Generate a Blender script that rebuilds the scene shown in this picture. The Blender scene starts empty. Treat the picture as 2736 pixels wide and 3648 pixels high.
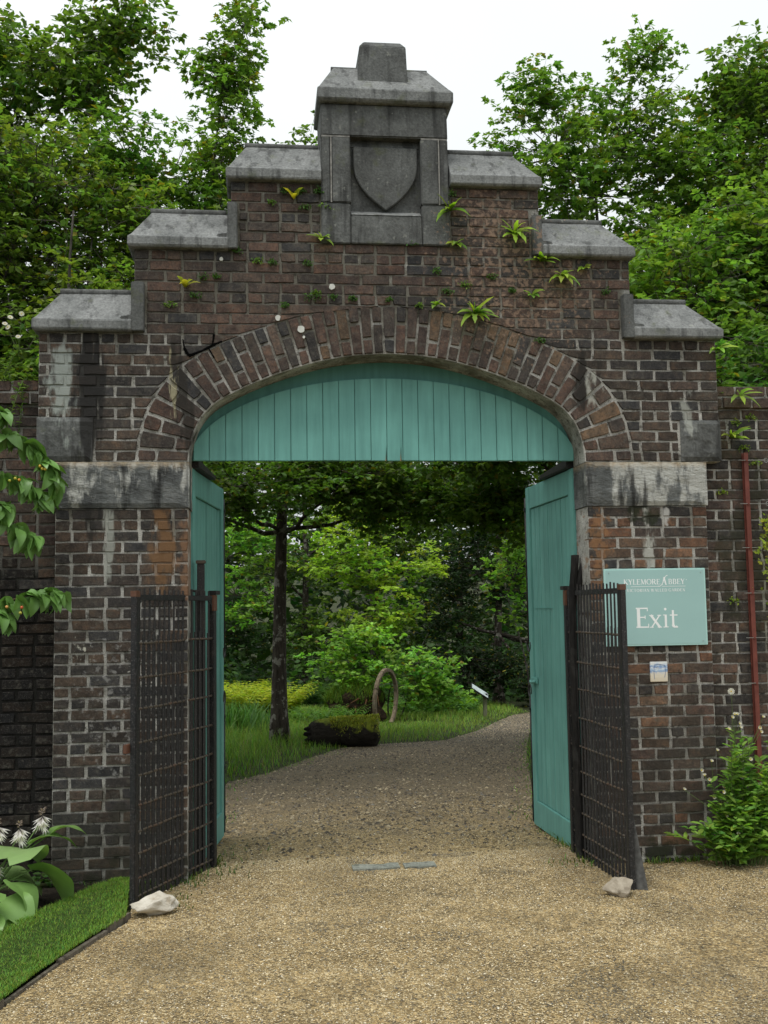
import bpy, bmesh, math, random
import numpy as np
from mathutils import Matrix, Vector
rad = math.radians
sc = bpy.context.scene
COL = sc.collection

# ------------------------------------------------------------------ camera
CAM = (-0.916, -7.464, 1.797)
yaw, pit, rol = 0.1144, 0.0897, -0.01542
cd = bpy.data.cameras.new('camera'); cam = bpy.data.objects.new('camera', cd); COL.objects.link(cam)
fw = Vector((math.sin(yaw)*math.cos(pit), math.cos(yaw)*math.cos(pit), math.sin(pit)))
rt = Vector((math.cos(yaw), -math.sin(yaw), 0)); up = rt.cross(fw)
r2 = rt*math.cos(rol)+up*math.sin(rol); u2 = -rt*math.sin(rol)+up*math.cos(rol)
M = Matrix((r2, u2, -fw)).transposed().to_4x4(); M.translation = Vector(CAM)
cam.matrix_world = M
cd.sensor_fit = 'VERTICAL'; cd.sensor_height = 36; cd.lens = 37.75
cd.clip_start = 0.05; cd.clip_end = 600
sc.camera = cam

# ------------------------------------------------------------------ sky, sun, exposure
SUN_EL, SUN_AZ = rad(70), rad(215)      # azimuth clockwise from +y: high, behind the camera to the left
w = bpy.data.worlds.new('World'); sc.world = w; w.use_nodes = True
nt = w.node_tree; nt.nodes.clear()
sky = nt.nodes.new('ShaderNodeTexSky'); sky.sky_type = 'NISHITA'; sky.sun_disc = False
sky.sun_elevation = SUN_EL; sky.sun_rotation = SUN_AZ; sky.dust_density = 4; sky.air_density = 1.5
hs = nt.nodes.new('ShaderNodeHueSaturation'); hs.inputs['Saturation'].default_value = 0.12
mx = nt.nodes.new('ShaderNodeMix'); mx.data_type = 'RGBA'; mx.inputs[0].default_value = 0.8
cl = nt.nodes.new('ShaderNodeTexNoise'); cl.inputs['Scale'].default_value = 1.6; cl.inputs['Detail'].default_value = 4
cr = nt.nodes.new('ShaderNodeValToRGB')
cr.color_ramp.elements[0].position = 0.3; cr.color_ramp.elements[0].color = (6.9, 7.4, 7.6, 1)
cr.color_ramp.elements[1].position = 0.7; cr.color_ramp.elements[1].color = (8.7, 9.1, 9.15, 1)
bg = nt.nodes.new('ShaderNodeBackground'); bg.inputs['Strength'].default_value = 0.105
wo = nt.nodes.new('ShaderNodeOutputWorld')
L = nt.links.new
L(sky.outputs[0], hs.inputs['Color']); L(hs.outputs[0], mx.inputs[6]); L(cl.outputs[0], cr.inputs[0]); L(cr.outputs[0], mx.inputs[7])
tcw = nt.nodes.new('ShaderNodeTexCoord'); spw = nt.nodes.new('ShaderNodeSeparateXYZ'); mrw = nt.nodes.new('ShaderNodeMapRange'); mlw = nt.nodes.new('ShaderNodeMix'); mlw.data_type = 'RGBA'; mlw.blend_type = 'MULTIPLY'; mlw.inputs[0].default_value = 1
mrw.inputs[1].default_value = 0; mrw.inputs[2].default_value = 1; mrw.inputs[3].default_value = .72; mrw.inputs[4].default_value = 1.35   # overcast sky: brighter overhead than at the horizon
L(tcw.outputs['Generated'], spw.inputs[0]); L(spw.outputs[2], mrw.inputs[0]); L(mx.outputs[2], mlw.inputs[6]); L(mrw.outputs[0], mlw.inputs[7])
L(mlw.outputs[2], bg.inputs['Color']); L(bg.outputs[0], wo.inputs[0])
sd = bpy.data.lights.new('sun', 'SUN'); sd.energy = 1.5; sd.angle = rad(35); sd.color = (1, .965, .91)
so = bpy.data.objects.new('sun', sd); COL.objects.link(so)
sdir = Vector((math.sin(SUN_AZ)*math.cos(SUN_EL), math.cos(SUN_AZ)*math.cos(SUN_EL), math.sin(SUN_EL)))
so.rotation_euler = sdir.to_track_quat('Z', 'Y').to_euler(); so.location = (0, -5, 20)
sc.view_settings.view_transform = 'Standard'; sc.view_settings.look = 'None'
sc.view_settings.gamma = 1; sc.view_settings.exposure = 0.33; sc.view_settings.use_curve_mapping = False
try:
    sc.cycles.use_denoising = True; sc.cycles.max_bounces = 14; sc.cycles.diffuse_bounces = 8; sc.cycles.transmission_bounces = 10; sc.cycles.transparent_max_bounces = 8
except Exception: pass

R = random.Random(7); NR = np.random.default_rng(7)

# ------------------------------------------------------------------ node helpers
def mat(name):
    m = bpy.data.materials.new(name); m.use_nodes = True; m.node_tree.nodes.clear()
    return m, m.node_tree
def nd(nt, t, ins=None, **kw):
    n = nt.nodes.new('ShaderNode'+t)
    for k, v in kw.items(): setattr(n, k, v)
    for k, v in (ins or {}).items():
        if hasattr(v, 'is_linked') or isinstance(v, bpy.types.NodeSocket): nt.links.new(v, n.inputs[k])
        else: n.inputs[k].default_value = v
    return n
def c4(c): return (c[0], c[1], c[2], 1)
def mixc(nt, f, a, b, bt='MIX'):
    n = nt.nodes.new('ShaderNodeMix'); n.data_type = 'RGBA'; n.blend_type = bt
    for i, v in ((0, f), (6, a), (7, b)):
        if isinstance(v, bpy.types.NodeSocket): nt.links.new(v, n.inputs[i])
        else: n.inputs[i].default_value = v if i == 0 else c4(v)
    return n.outputs[2]
def math_(nt, op, a, b=None, clamp=False):
    n = nt.nodes.new('ShaderNodeMath'); n.operation = op; n.use_clamp = clamp
    for i, v in ((0, a), (1, b)):
        if v is None: continue
        if isinstance(v, bpy.types.NodeSocket): nt.links.new(v, n.inputs[i])
        else: n.inputs[i].default_value = v
    return n.outputs[0]
def ramp(nt, f, stops):
    n = nt.nodes.new('ShaderNodeValToRGB'); e = n.color_ramp.elements
    while len(e) < len(stops): e.new(0.5)
    for i, (p, c) in enumerate(stops):
        e[i].position = p; e[i].color = c4(c) if not isinstance(c, (int, float)) else (c, c, c, 1)
    nt.links.new(f, n.inputs[0]); return n.outputs[0]
def pos(nt): return nt.nodes.new('ShaderNodeNewGeometry').outputs['Position']
def scaled(nt, v, s):
    n = nt.nodes.new('ShaderNodeMapping'); n.inputs['Scale'].default_value = s if hasattr(s, '__len__') else (s, s, s)
    nt.links.new(v, n.inputs['Vector']); return n.outputs[0]
def noise(nt, v, s, d=4, r=.55):
    n = nd(nt, 'TexNoise', {'Vector': v, 'Scale': s, 'Detail': d, 'Roughness': r}); return n.outputs[0]
def finish(nt, color, rough=.85, bump=None, bstr=.3, bdist=.01, spec=.3, metal=0, **kw):
    b = nt.nodes.new('ShaderNodeBsdfPrincipled'); o = nt.nodes.new('ShaderNodeOutputMaterial')
    if isinstance(color, bpy.types.NodeSocket): nt.links.new(color, b.inputs['Base Color'])
    else: b.inputs['Base Color'].default_value = c4(color)
    if isinstance(rough, bpy.types.NodeSocket): nt.links.new(rough, b.inputs['Roughness'])
    else: b.inputs['Roughness'].default_value = rough
    b.inputs['Specular IOR Level'].default_value = spec; b.inputs['Metallic'].default_value = metal
    if bump is not None:
        bp = nd(nt, 'Bump', {'Height': bump, 'Strength': bstr, 'Distance': bdist}); nt.links.new(bp.outputs[0], b.inputs['Normal'])
    nt.links.new(b.outputs[0], o.inputs[0]); return b
def attr(nt, n='Col'):
    a = nt.nodes.new('ShaderNodeAttribute'); a.attribute_name = n; return a.outputs['Color']
MAT = {}

# stains on the old masonry (own shapes, fixed to the wall): centre x,z, half sizes, colour, strength, noise x/z scale, threshold
STAINS = [
 (-2.26, 3.30, .13, .42, (.33, .36, .33), .85, 9, 3, .42),     # pale lichen down the left shoulder
 (-2.08, 3.20, .12, .60, (.020, .019, .018), .92, 9, 1.0, .35), # soot streak beside it
 (-2.18, 2.72, .08, .30, (.018, .017, .016), .8, 12, 2, .42),
 (-1.46, 3.30, .13, .50, (.025, .022, .018), .85, 9, 1.5, .42), # dark streak on left haunch
 (-1.52, 3.34, .05, .36, (.34, .31, .20), .8, 26, 5, .46),
 (1.40, 3.42, .16, .30, (.022, .020, .017), .85, 8, 2, .42),    # right haunch
 (1.50, 3.36, .09, .24, (.40, .40, .35), .75, 12, 5, .46),
 (2.20, 3.15, .10, .34, (.36, .37, .33), .7, 10, 4, .46),
 (-1.95, 2.35, .07, .55, (.34, .35, .31), .75, 14, 3, .47),     # lime runs under left impost
 (-2.06, 2.40, .08, .28, (.020, .019, .017), .75, 12, 2, .45),
 (-1.60, 2.22, .12, .42, (.20, .105, .045), .70, 8, 2.5, .40),  # rusty run
 (-1.42, 2.20, .10, .45, (.24, .13, .07), .60, 9, 5, .42),
 (1.50, 2.25, .10, .45, (.25, .13, .06), .65, 18, 14, .42),     # rusty run right
 (1.86, 2.28, .07, .38, (.40, .40, .36), .9, 12, 3, .42),       # white lime run above the notice
 (2.00, 2.47, .05, .16, (.45, .44, .41), .85, 14, 6, .45),
 (1.80, 2.46, .20, .12, (.018, .022, .009), .85, 9, 9, .42),    # black moss under right impost
 (-2.12, 1.55, .17, .17, (.62, .60, .50), .95, 24, 20, .57),    # white splashes on the left pier
 (-1.72, 1.35, .22, .14, (.62, .60, .54), .95, 18, 26, .57),
 (-1.9, 1.2, .5, .9, (.40, .39, .37), .45, 20, 20, .55),
 (.95, 4.15, .95, .85, (.28, .19, .135), .7, 27, 27, .505),    # tan lichen blotches on the right spandrel
 (.75, 4.62, .45, .32, (.29, .20, .145), .7, 24, 24, .50),
 (0, .06, 3, .16, (.022, .026, .012), .75, 7, 7, .40),          # algae at the foot
 (-2.1, .25, .9, .30, (.035, .034, .024), .45, 5, 5, .35),
 (2.0, .55, .5, .55, (.040, .036, .028), .35, 4, 4, .35),
 (2.62, 2.3, .30, 1.0, (.028, .030, .016), .6, 6, 4, .45),      # mossy joints by the right pier
]
def stain_group():
    g = bpy.data.node_groups.new('masonry_stains', 'ShaderNodeTree')
    g.interface.new_socket('Color', in_out='INPUT', socket_type='NodeSocketColor')
    g.interface.new_socket('Color', in_out='OUTPUT', socket_type='NodeSocketColor')
    gi = g.nodes.new('NodeGroupInput'); go = g.nodes.new('NodeGroupOutput')
    p = pos(g); sep = nd(g, 'SeparateXYZ', {0: p}); x, z = sep.outputs[0], sep.outputs[2]
    c = gi.outputs[0]
    for i, (cx, cz, rx, rz, col, st, nx, nz, th) in enumerate(STAINS):
        dx = math_(g, 'MULTIPLY', math_(g, 'SUBTRACT', x, cx), 1/rx); dz = math_(g, 'MULTIPLY', math_(g, 'SUBTRACT', z, cz), 1/rz)
        d = math_(g, 'ADD', math_(g, 'MULTIPLY', dx, dx), math_(g, 'MULTIPLY', dz, dz))
        mp = g.nodes.new('ShaderNodeMapping'); mp.inputs['Scale'].default_value = (nx, nx*.3, nz); mp.inputs['Location'].default_value = (i*3.7, i, i*1.9)
        g.links.new(p, mp.inputs[0])
        n = noise(g, mp.outputs[0], 1.0, 5, .6)
        # noise minus falloff against threshold
        v = math_(g, 'SUBTRACT', n, math_(g, 'MULTIPLY', d, .22))
        f = g.nodes.new('ShaderNodeMapRange'); f.interpolation_type = 'SMOOTHSTEP'
        f.inputs[1].default_value = th-.05; f.inputs[2].default_value = th+.07; f.inputs[4].default_value = st
        g.links.new(v, f.inputs[0])
        c = mixc(g, f.outputs[0], c, col)
    g.links.new(c, go.inputs[0]); return g
SG = stain_group()
def stained(nt, c):
    n = nt.nodes.new('ShaderNodeGroup'); n.node_tree = SG
    nt.links.new(c, n.inputs[0]); return n.outputs[0]

def m_brick():
    m, nt = mat('old_brick'); p = pos(nt); c = attr(nt)
    a = noise(nt, p, 14, 5, .65); b = noise(nt, p, 70, 4, .6)
    c = mixc(nt, 1, c, ramp(nt, a, [(.28, (.45, .46, .48)), (.5, (1, 1, 1)), (.75, (1.7, 1.45, 1.22))]), 'MULTIPLY')
    c = mixc(nt, 1, c, ramp(nt, b, [(.3, (.62, .62, .62)), (.7, (1.3, 1.28, 1.25))]), 'MULTIPLY')
    sp = noise(nt, p, 190, 3, .6); c = mixc(nt, ramp(nt, sp, [(.61, 0), (.70, .55)]), c, (.26, .25, .22))
    sm = noise(nt, p, 48, 5, .75); c = mixc(nt, ramp(nt, sm, [(.60, 0), (.69, .45)]), c, (.19, .18, .16)); c = mixc(nt, ramp(nt, noise(nt, p, 37, 5, .7), [(.56, 0), (.68, .7)]), c, (.030, .027, .025))
    li = noise(nt, p, 26, 4, .6); c = mixc(nt, ramp(nt, li, [(.54, 0), (.70, .6)]), c, (.125, .118, .098))
    bl = noise(nt, p, 1.7, 5, .65); c = mixc(nt, 1, c, ramp(nt, bl, [(.35, (.70, .70, .72)), (.65, (1.22, 1.18, 1.12))]), 'MULTIPLY')
    c = stained(nt, c)
    finish(nt, c, .88, math_(nt, 'ADD', b, math_(nt, 'MULTIPLY', sp, .5)), .55, .006, .25); return m
def m_mortar():
    m, nt = mat('lime_mortar'); p = pos(nt)
    a = noise(nt, p, 5, 5, .6); b = noise(nt, p, 110, 3, .6)
    c = ramp(nt, a, [(.3, (.26, .25, .225)), (.55, (.48, .465, .425)), (.75, (.60, .585, .54))])
    c = mixc(nt, 1, c, ramp(nt, b, [(.3, (.55, .55, .55)), (.7, (1.25, 1.25, 1.25))]), 'MULTIPLY')
    zz = nd(nt, 'SeparateXYZ', {0: p}).outputs[2]; up_ = nd(nt, 'MapRange', {0: zz, 1: 3.4, 2: 4.0, 3: 0.02, 4: .22}).outputs[0]
    c = mixc(nt, ramp(nt, math_(nt, 'ADD', noise(nt, p, 3.1, 5, .65), up_), [(.50, 0), (.68, .8)]), c, (.095, .086, .062))
    c = mixc(nt, ramp(nt, noise(nt, p, 21, 5, .7), [(.54, 0), (.66, .85)]), c, (.040, .036, .028))
    c = stained(nt, c)
    finish(nt, c, .95, b, .8, .006, .1); return m
def m_stone(name, lo, hi, st=True, sc_=1.0):
    m, nt = mat(name); p = pos(nt)
    a = noise(nt, p, 4*sc_, 6, .65); b = noise(nt, p, 60, 4, .65); s = noise(nt, scaled(nt, p, (16, 16, 1.6)), 1, 5, .6)
    mid = [(lo[i]+hi[i])/2 for i in range(3)]
    c = ramp(nt, a, [(.3, lo), (.5, mid), (.72, hi)])
    c = mixc(nt, 1, c, ramp(nt, b, [(.25, (.6, .6, .6)), (.75, (1.35, 1.35, 1.33))]), 'MULTIPLY')
    c = mixc(nt, ramp(nt, s, [(.52, 0), (.66, .65)]), c, (.025, .025, .024))
    c = mixc(nt, ramp(nt, noise(nt, p, 19, 3), [(.66, 0), (.72, .5)]), c, (.28, .285, .25))
    c = mixc(nt, ramp(nt, noise(nt, p, 8.3, 5), [(.60, 0), (.72, .5)]), c, (.10, .11, .055))
    if st: c = stained(nt, c)
    finish(nt, c, .85, math_(nt, 'ADD', b, math_(nt, 'MULTIPLY', a, 1.5)), .5, .008, .3); return m
def m_impost():
    m, nt = mat('rough_impost_stone'); p = pos(nt)
    a = noise(nt, p, 5, 6, .65); b = noise(nt, scaled(nt, p, (30, 30, 60)), 1, 5, .7)
    c = ramp(nt, a, [(.3, (.05, .052, .052)), (.5, (.12, .126, .122)), (.7, (.22, .226, .215))])
    sep = nd(nt, 'SeparateXYZ', {0: p}); x, z = sep.outputs[0], sep.outputs[2]
    v = noise(nt, scaled(nt, p, (4.2, 2, 1.5)), 1.2, 6, .65)                   # lime runs
    v = math_(nt, 'ADD', v, nd(nt, 'MapRange', {0: x, 1: 1.55, 2: 1.9, 3: 0., 4: .085}).outputs[0]); c = mixc(nt, ramp(nt, v, [(.50, 0), (.57, .85)]), c, (.48, .48, .44))
    k = noise(nt, scaled(nt, p, (6, 2, .8)), 1.3, 5, .55)
    c = mixc(nt, ramp(nt, k, [(.54, 0), (.62, .85)]), c, (.02, .02, .019))
    t = math_(nt, 'SUBTRACT', math_(nt, 'MULTIPLY', math_(nt, 'SUBTRACT', z, 2.715), 14), math_(nt, 'MULTIPLY', noise(nt, p, 22, 4), 1.6), True)
    c = mixc(nt, math_(nt, 'MULTIPLY', t, .85), c, mixc(nt, noise(nt, p, 30, 3), (.20, .09, .02), (.55, .50, .36)))
    finish(nt, c, .9, math_(nt, 'ADD', b, a), .9, .02, .25); return m
def m_paint(name, base, wear=.0, rough=.55):
    m, nt = mat(name); p = pos(nt)
    a = noise(nt, scaled(nt, p, (18, 18, 1.4)), 1, 5, .6); b = noise(nt, p, 3, 4); g = noise(nt, scaled(nt, p, (120, 120, 5)), 1, 3)
    c = mixc(nt, 1, base, ramp(nt, a, [(.3, (.80, .82, .82)), (.7, (1.12, 1.1, 1.1))]), 'MULTIPLY')
    c = mixc(nt, 1, c, ramp(nt, b, [(.3, (.84, .85, .85)), (.7, (1.1, 1.08, 1.07))]), 'MULTIPLY')
    if wear:
        f = noise(nt, p, 11, 6, .7); c = mixc(nt, ramp(nt, f, [(.69, 0), (.71, wear)]), c, (.20, .17, .14))
        f2 = noise(nt, p, 27, 3, .6); c = mixc(nt, ramp(nt, f2, [(.70, 0), (.73, wear*.6)]), c, (.07, .22, .19))
    finish(nt, c, rough, math_(nt, 'ADD', g, math_(nt, 'MULTIPLY', a, .6)), .12, .004, .4); return m
def m_iron(name, base, rust):
    m, nt = mat(name); p = pos(nt)
    a = noise(nt, p, 9, 5, .6); b = noise(nt, p, 120, 3, .6)
    c = mixc(nt, ramp(nt, b, [(.55, 0), (.66, .8)]), base, (.085, .082, .08))
    c = mixc(nt, ramp(nt, a, [(.5, 0), (.66, rust)]), c, (.115, .05, .024))
    finish(nt, c, ramp(nt, b, [(.3, .42), (.7, .75)]), b, .6, .004, .5); return m
def m_leaf(name, trans=.46, rough=.5, spec=.35):
    m, nt = mat(name); c = attr(nt)
    b = nt.nodes.new('ShaderNodeBsdfPrincipled'); nt.links.new(c, b.inputs['Base Color'])
    b.inputs['Roughness'].default_value = rough; b.inputs['Specular IOR Level'].default_value = spec
    t = nt.nodes.new('ShaderNodeBsdfTranslucent')
    nt.links.new(mixc(nt, 1, c, (1.25, 1.35, .55), 'MULTIPLY'), t.inputs[0])
    s = nt.nodes.new('ShaderNodeMixShader'); s.inputs[0].default_value = trans
    o = nt.nodes.new('ShaderNodeOutputMaterial')
    nt.links.new(b.outputs[0], s.inputs[1]); nt.links.new(t.outputs[0], s.inputs[2]); nt.links.new(s.outputs[0], o.inputs[0]); return m
def m_bark(name, lo, hi, lich=(.2, .2, .17), patch=.6):
    m, nt = mat(name); p = pos(nt)
    a = noise(nt, scaled(nt, p, (22, 22, 5)), 1, 5, .65); l = noise(nt, p, 7, 5, .6)
    c = ramp(nt, a, [(.3, lo), (.7, hi)]); c = mixc(nt, ramp(nt, l, [(.55, 0), (.60, patch)]), c, lich)
    finish(nt, c, .95, a, .8, .02, .1); return m
def m_gravel(name, tint, dark):
    m, nt = mat(name); p = pos(nt)
    wv = noise(nt, p, 40, 2); pd = nd(nt, 'VectorMath', {0: p, 1: (0, 0, 0)}, operation='ADD').outputs[0]
    v = nd(nt, 'TexVoronoi', {'Vector': pd, 'Scale': 95, 'Randomness': 1}, voronoi_dimensions='3D')
    sepc = nd(nt, 'SeparateColor', {0: v.outputs['Color']})
    c = ramp(nt, sepc.outputs[0], [(0, (.09, .085, .075)), (.25, (.20, .155, .085)), (.5, (.34, .26, .14)), (.75, (.27, .215, .125)), (1, (.55, .49, .36))])
    c = mixc(nt, 1, c, tint, 'MULTIPLY')
    c = mixc(nt, ramp(nt, v.outputs['Distance'], [(.6, 0), (1.0, .55)]), c, (.12, .095, .055))
    big = noise(nt, p, .9, 5, .6); c = mixc(nt, ramp(nt, big, [(.52, 0), (.68, dark)]), c, (.075, .072, .058))
    g1 = noise(nt, scaled(nt, p, (1, .6, 1)), 13, 4, .7); g2 = noise(nt, p, 34, 3, .7)
    c = mixc(nt, 1, c, ramp(nt, g1, [(.3, (.62, .62, .62)), (.7, (1.38, 1.36, 1.32))]), 'MULTIPLY'); c = mixc(nt, 1, c, ramp(nt, g2, [(.32, (.6, .6, .6)), (.68, (1.4, 1.4, 1.38))]), 'MULTIPLY')
    md = noise(nt, p, 3.3, 4, .6); c = mixc(nt, 1, c, ramp(nt, md, [(.3, (.72, .71, .68)), (.7, (1.15, 1.14, 1.12))]), 'MULTIPLY')
    sy = nd(nt, 'SeparateXYZ', {0: p}); litter_shade = math_(nt, 'ADD', math_(nt, 'MULTIPLY', sy.outputs[1], .16), math_(nt, 'MULTIPLY', math_(nt, 'SUBTRACT', md, .5), 1.3))
    c = mixc(nt, ramp(nt, litter_shade, [(.15, 0), (.70, .86)]), c, mixc(nt, sepc.outputs[1], (.034, .026, .017), (.17, .135, .085)))   # leaf litter, with the shade of the trees painted into its dark colour
    h = math_(nt, 'SUBTRACT', 1.0, v.outputs['Distance'])
    finish(nt, c, .75, h, .9, .012, .35); return m
def m_soil(name, lo, hi, s=9):
    m, nt = mat(name); p = pos(nt); a = noise(nt, p, s, 7, .7); b = noise(nt, p, 60, 4, .7)
    c = ramp(nt, a, [(.3, lo), (.7, hi)]); c = mixc(nt, 1, c, ramp(nt, b, [(.3, (.5, .5, .5)), (.7, (1.4, 1.4, 1.4))]), 'MULTIPLY')
    finish(nt, c, .95, math_(nt, 'ADD', a, b), .9, .03, .15); return m
def m_plain(name, c, rough=.6, spec=.4, metal=0, var=.15, s=20):
    m, nt = mat(name); p = pos(nt); a = noise(nt, p, s, 4)
    k = mixc(nt, 1, c, ramp(nt, a, [(.3, (1-var,)*3), (.7, (1+var,)*3)]), 'MULTIPLY')
    finish(nt, k, rough, a, .15, .004, spec, metal); return m
def m_attr(name, rough=.7, spec=.3, s=90):
    m, nt = mat(name); p = pos(nt); a = noise(nt, p, s, 3); c = attr(nt)
    c = mixc(nt, 1, c, ramp(nt, a, [(.3, (.7,)*3), (.7, (1.3,)*3)]), 'MULTIPLY'); finish(nt, c, rough, a, .3, .003, spec); return m
BRICK = m_brick(); MORTAR = m_mortar(); IMPOST = m_impost()
STONE = m_stone('weathered_limestone', (.055, .056, .053), (.155, .16, .155)); COPING = m_stone('coping_limestone', (.11, .115, .112), (.26, .265, .26), False)
TEAL = m_paint('teal_paint', (.165, .43, .385)); TEALW = m_paint('worn_teal_paint', (.145, .375, .335), .85)
TEAL_SHADE = m_paint('teal_paint_shaded', (.10, .29, .26))  # same teal, darkened for the shade on the set-back rim
IRON = m_iron('black_iron', (.0075, .0075, .008), .08); RAILM = m_iron('rusty_rail_iron', (.07, .055, .038), .6)
OAKLEAF = m_leaf('oak_leaf'); SOFTLEAF = m_leaf('soft_leaf', .48, .6, .25); GRASSM = m_leaf('grass_blade', .3, .6, .25); GLOSSLEAF = m_leaf('glossy_leaf', .2, .38, .45)
PETAL = m_leaf('white_petal', .3, .6, .2)
BARK = m_bark('grey_bark', (.035, .030, .024), (.11, .10, .085)); DARKBARK = m_bark('mottled_bark', (.022, .018, .014), (.085, .072, .058), (.27, .26, .22), .75)
TWIG = m_bark('twig_bark', (.05, .042, .032), (.15, .135, .11), (.2, .2, .17), .3)
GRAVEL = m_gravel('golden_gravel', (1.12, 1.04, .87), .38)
SOIL = m_soil('bed_soil', (.012, .010, .008), (.05, .040, .030)); WOODFLOOR = m_soil('woodland_floor', (.020, .022, .010), (.06, .075, .028), 3)
TURF = m_soil('turf_base', (.03, .055, .012), (.06, .11, .022), 14)
PEBBLE = m_attr('pebble', .7, .35)

# ------------------------------------------------------------------ object helpers
def empty(name, loc=(0, 0, 0)):
    o = bpy.data.objects.new(name, None); COL.objects.link(o); o.location = loc; o.empty_display_size = .1; return o
def tag(o, label=None, cat=None, group=None, kind=None):
    if cat and not kind and 'kind' not in o: kind = 'thing'
    for k, v in (('label', label), ('category', cat), ('group', group), ('kind', kind)):
        if v: o[k] = v
    return o
def thing(name, label, cat, loc=(0, 0, 0), group=None): return tag(empty(name, loc), label, cat, group)
def link(name, me, m, parent=None, loc=None, smooth=False):
    o = bpy.data.objects.new(name, me); COL.objects.link(o)
    if m is not None and not me.materials: me.materials.append(m)
    if smooth and len(me.polygons): me.polygons.foreach_set('use_smooth', [True]*len(me.polygons))
    if parent: o.parent = parent
    if loc is not None: o.location = loc
    return o
def pymesh(name, v, f, col=None):
    me = bpy.data.meshes.new(name); me.from_pydata([tuple(a) for a in v], [], f); me.update()
    if col is not None: setcol(me, col)
    return me
def setcol(me, col):
    ca = me.color_attributes.new('Col', 'FLOAT_COLOR', 'POINT'); n = len(me.vertices)
    col = np.asarray(col, dtype=np.float32)
    if col.ndim == 1: col = np.tile(col[:3], (n, 1))
    buf = np.ones((n, 4), np.float32); buf[:, :3] = col[:, :3]; ca.data.foreach_set('color', buf.ravel())
def npmesh(name, V, polys, col=None):
    """V (n,3); polys = list of index arrays (m,k)."""
    me = bpy.data.meshes.new(name); V = np.asarray(V, np.float32)
    me.vertices.add(len(V)); me.vertices.foreach_set('co', V.ravel())
    loops = np.concatenate([np.asarray(p, np.int32).ravel() for p in polys]); sizes = np.concatenate([np.full(len(p), p.shape[1], np.int32) for p in polys])
    me.loops.add(len(loops)); me.loops.foreach_set('vertex_index', loops)
    me.polygons.add(len(sizes)); st = np.zeros(len(sizes), np.int32); st[1:] = np.cumsum(sizes)[:-1]
    me.polygons.foreach_set('loop_start', st); me.polygons.foreach_set('loop_total', sizes)
    me.update(calc_edges=True); me.validate()
    if col is not None: setcol(me, col)
    return me
class MB:
    """collects shapes for ONE mesh"""
    def __init__(s): s.v = []; s.f = []
    def add(s, v, f):
        b = len(s.v); s.v += [tuple(a) for a in v]; s.f += [tuple(b+i for i in q) for q in f]; return s
    def box(s, x0, x1, y0, y1, z0, z1):
        v = [(x, y, z) for z in (z0, z1) for y in (y0, y1) for x in (x0, x1)]
        return s.add(v, [(0, 2, 3, 1), (4, 5, 7, 6), (0, 1, 5, 4), (2, 6, 7, 3), (0, 4, 6, 2), (1, 3, 7, 5)])
    def tube(s, pts, rs, n=6, cap=True):
        pts = [Vector(p) for p in pts]; rs = rs if hasattr(rs, '__len__') else [rs]*len(pts)
        V = []; prev = None
        for i, p in enumerate(pts):
            t = (pts[min(i+1, len(pts)-1)]-pts[max(i-1, 0)]).normalized()
            a = Vector((0, 0, 1)) if abs(t.z) < .9 else Vector((1, 0, 0))
            if prev is not None: a = prev
            u = (a-t*a.dot(t)).normalized(); prev = u; q = t.cross(u)
            V += [p+(u*math.cos(k*2*math.pi/n)+q*math.sin(k*2*math.pi/n))*rs[i] for k in range(n)]
        F = [(i*n+k, i*n+(k+1) % n, (i+1)*n+(k+1) % n, (i+1)*n+k) for i in range(len(pts)-1) for k in range(n)]
        if cap: F += [tuple(range(n-1, -1, -1)), tuple((len(pts)-1)*n+k for k in range(n))]
        return s.add(V, F)
    def prism(s, poly, y0, y1):
        """poly in (x,z), extruded along y"""
        n = len(poly); V = [(x, y0, z) for x, z in poly]+[(x, y1, z) for x, z in poly]
        return s.add(V, [tuple(range(n)), tuple(range(2*n-1, n-1, -1))]+[(i, i+n, (i+1) % n+n, (i+1) % n) for i in range(n)])
    def build(s, name, m, parent=None, bevel=0, smooth=False, jitter=0, col=None, weld=False):
        me = pymesh(name, s.v, s.f)
        bm = bmesh.new(); bm.from_mesh(me)
        bmesh.ops.recalc_face_normals(bm, faces=bm.faces)
        if bevel:
            try: bmesh.ops.bevel(bm, geom=list(bm.edges), offset=bevel, segments=2, affect='EDGES', clamp_overlap=True)
            except Exception: pass
        if jitter:
            for v in bm.verts: v.co += Vector((R.uniform(-1, 1), R.uniform(-1, 1), R.uniform(-1, 1)))*jitter
        bm.to_mesh(me); bm.free()
        if col is not None: setcol(me, col)
        return link(name, me, m, parent, smooth=smooth)
def rock(name, m, parent, size, seed, sub=3, amp=.22, flat=.0):
    rr = random.Random(seed); bm = bmesh.new(); bmesh.ops.create_icosphere(bm, subdivisions=sub, radius=1)
    planes = [(Vector((rr.gauss(0, 1), rr.gauss(0, 1), rr.gauss(0, 1))).normalized(), rr.uniform(.55, .9)) for _ in range(12)]
    from mathutils import noise as mn
    for v in bm.verts:
        c = v.co
        for n, d in planes:
            k = c.dot(n)
            if k > d: c -= n*(k-d)*.9
        v.co = c*(1+amp*mn.noise(c*2.2+Vector((seed, 0, 0))))
        v.co = Vector((v.co.x*size[0], v.co.y*size[1], v.co.z*size[2]))
    me = bpy.data.meshes.new(name); bm.to_mesh(me); bm.free(); return link(name, me, m, parent)
def gz(y): return 0 if y < .3 else -.05*(y-.3)

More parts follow.
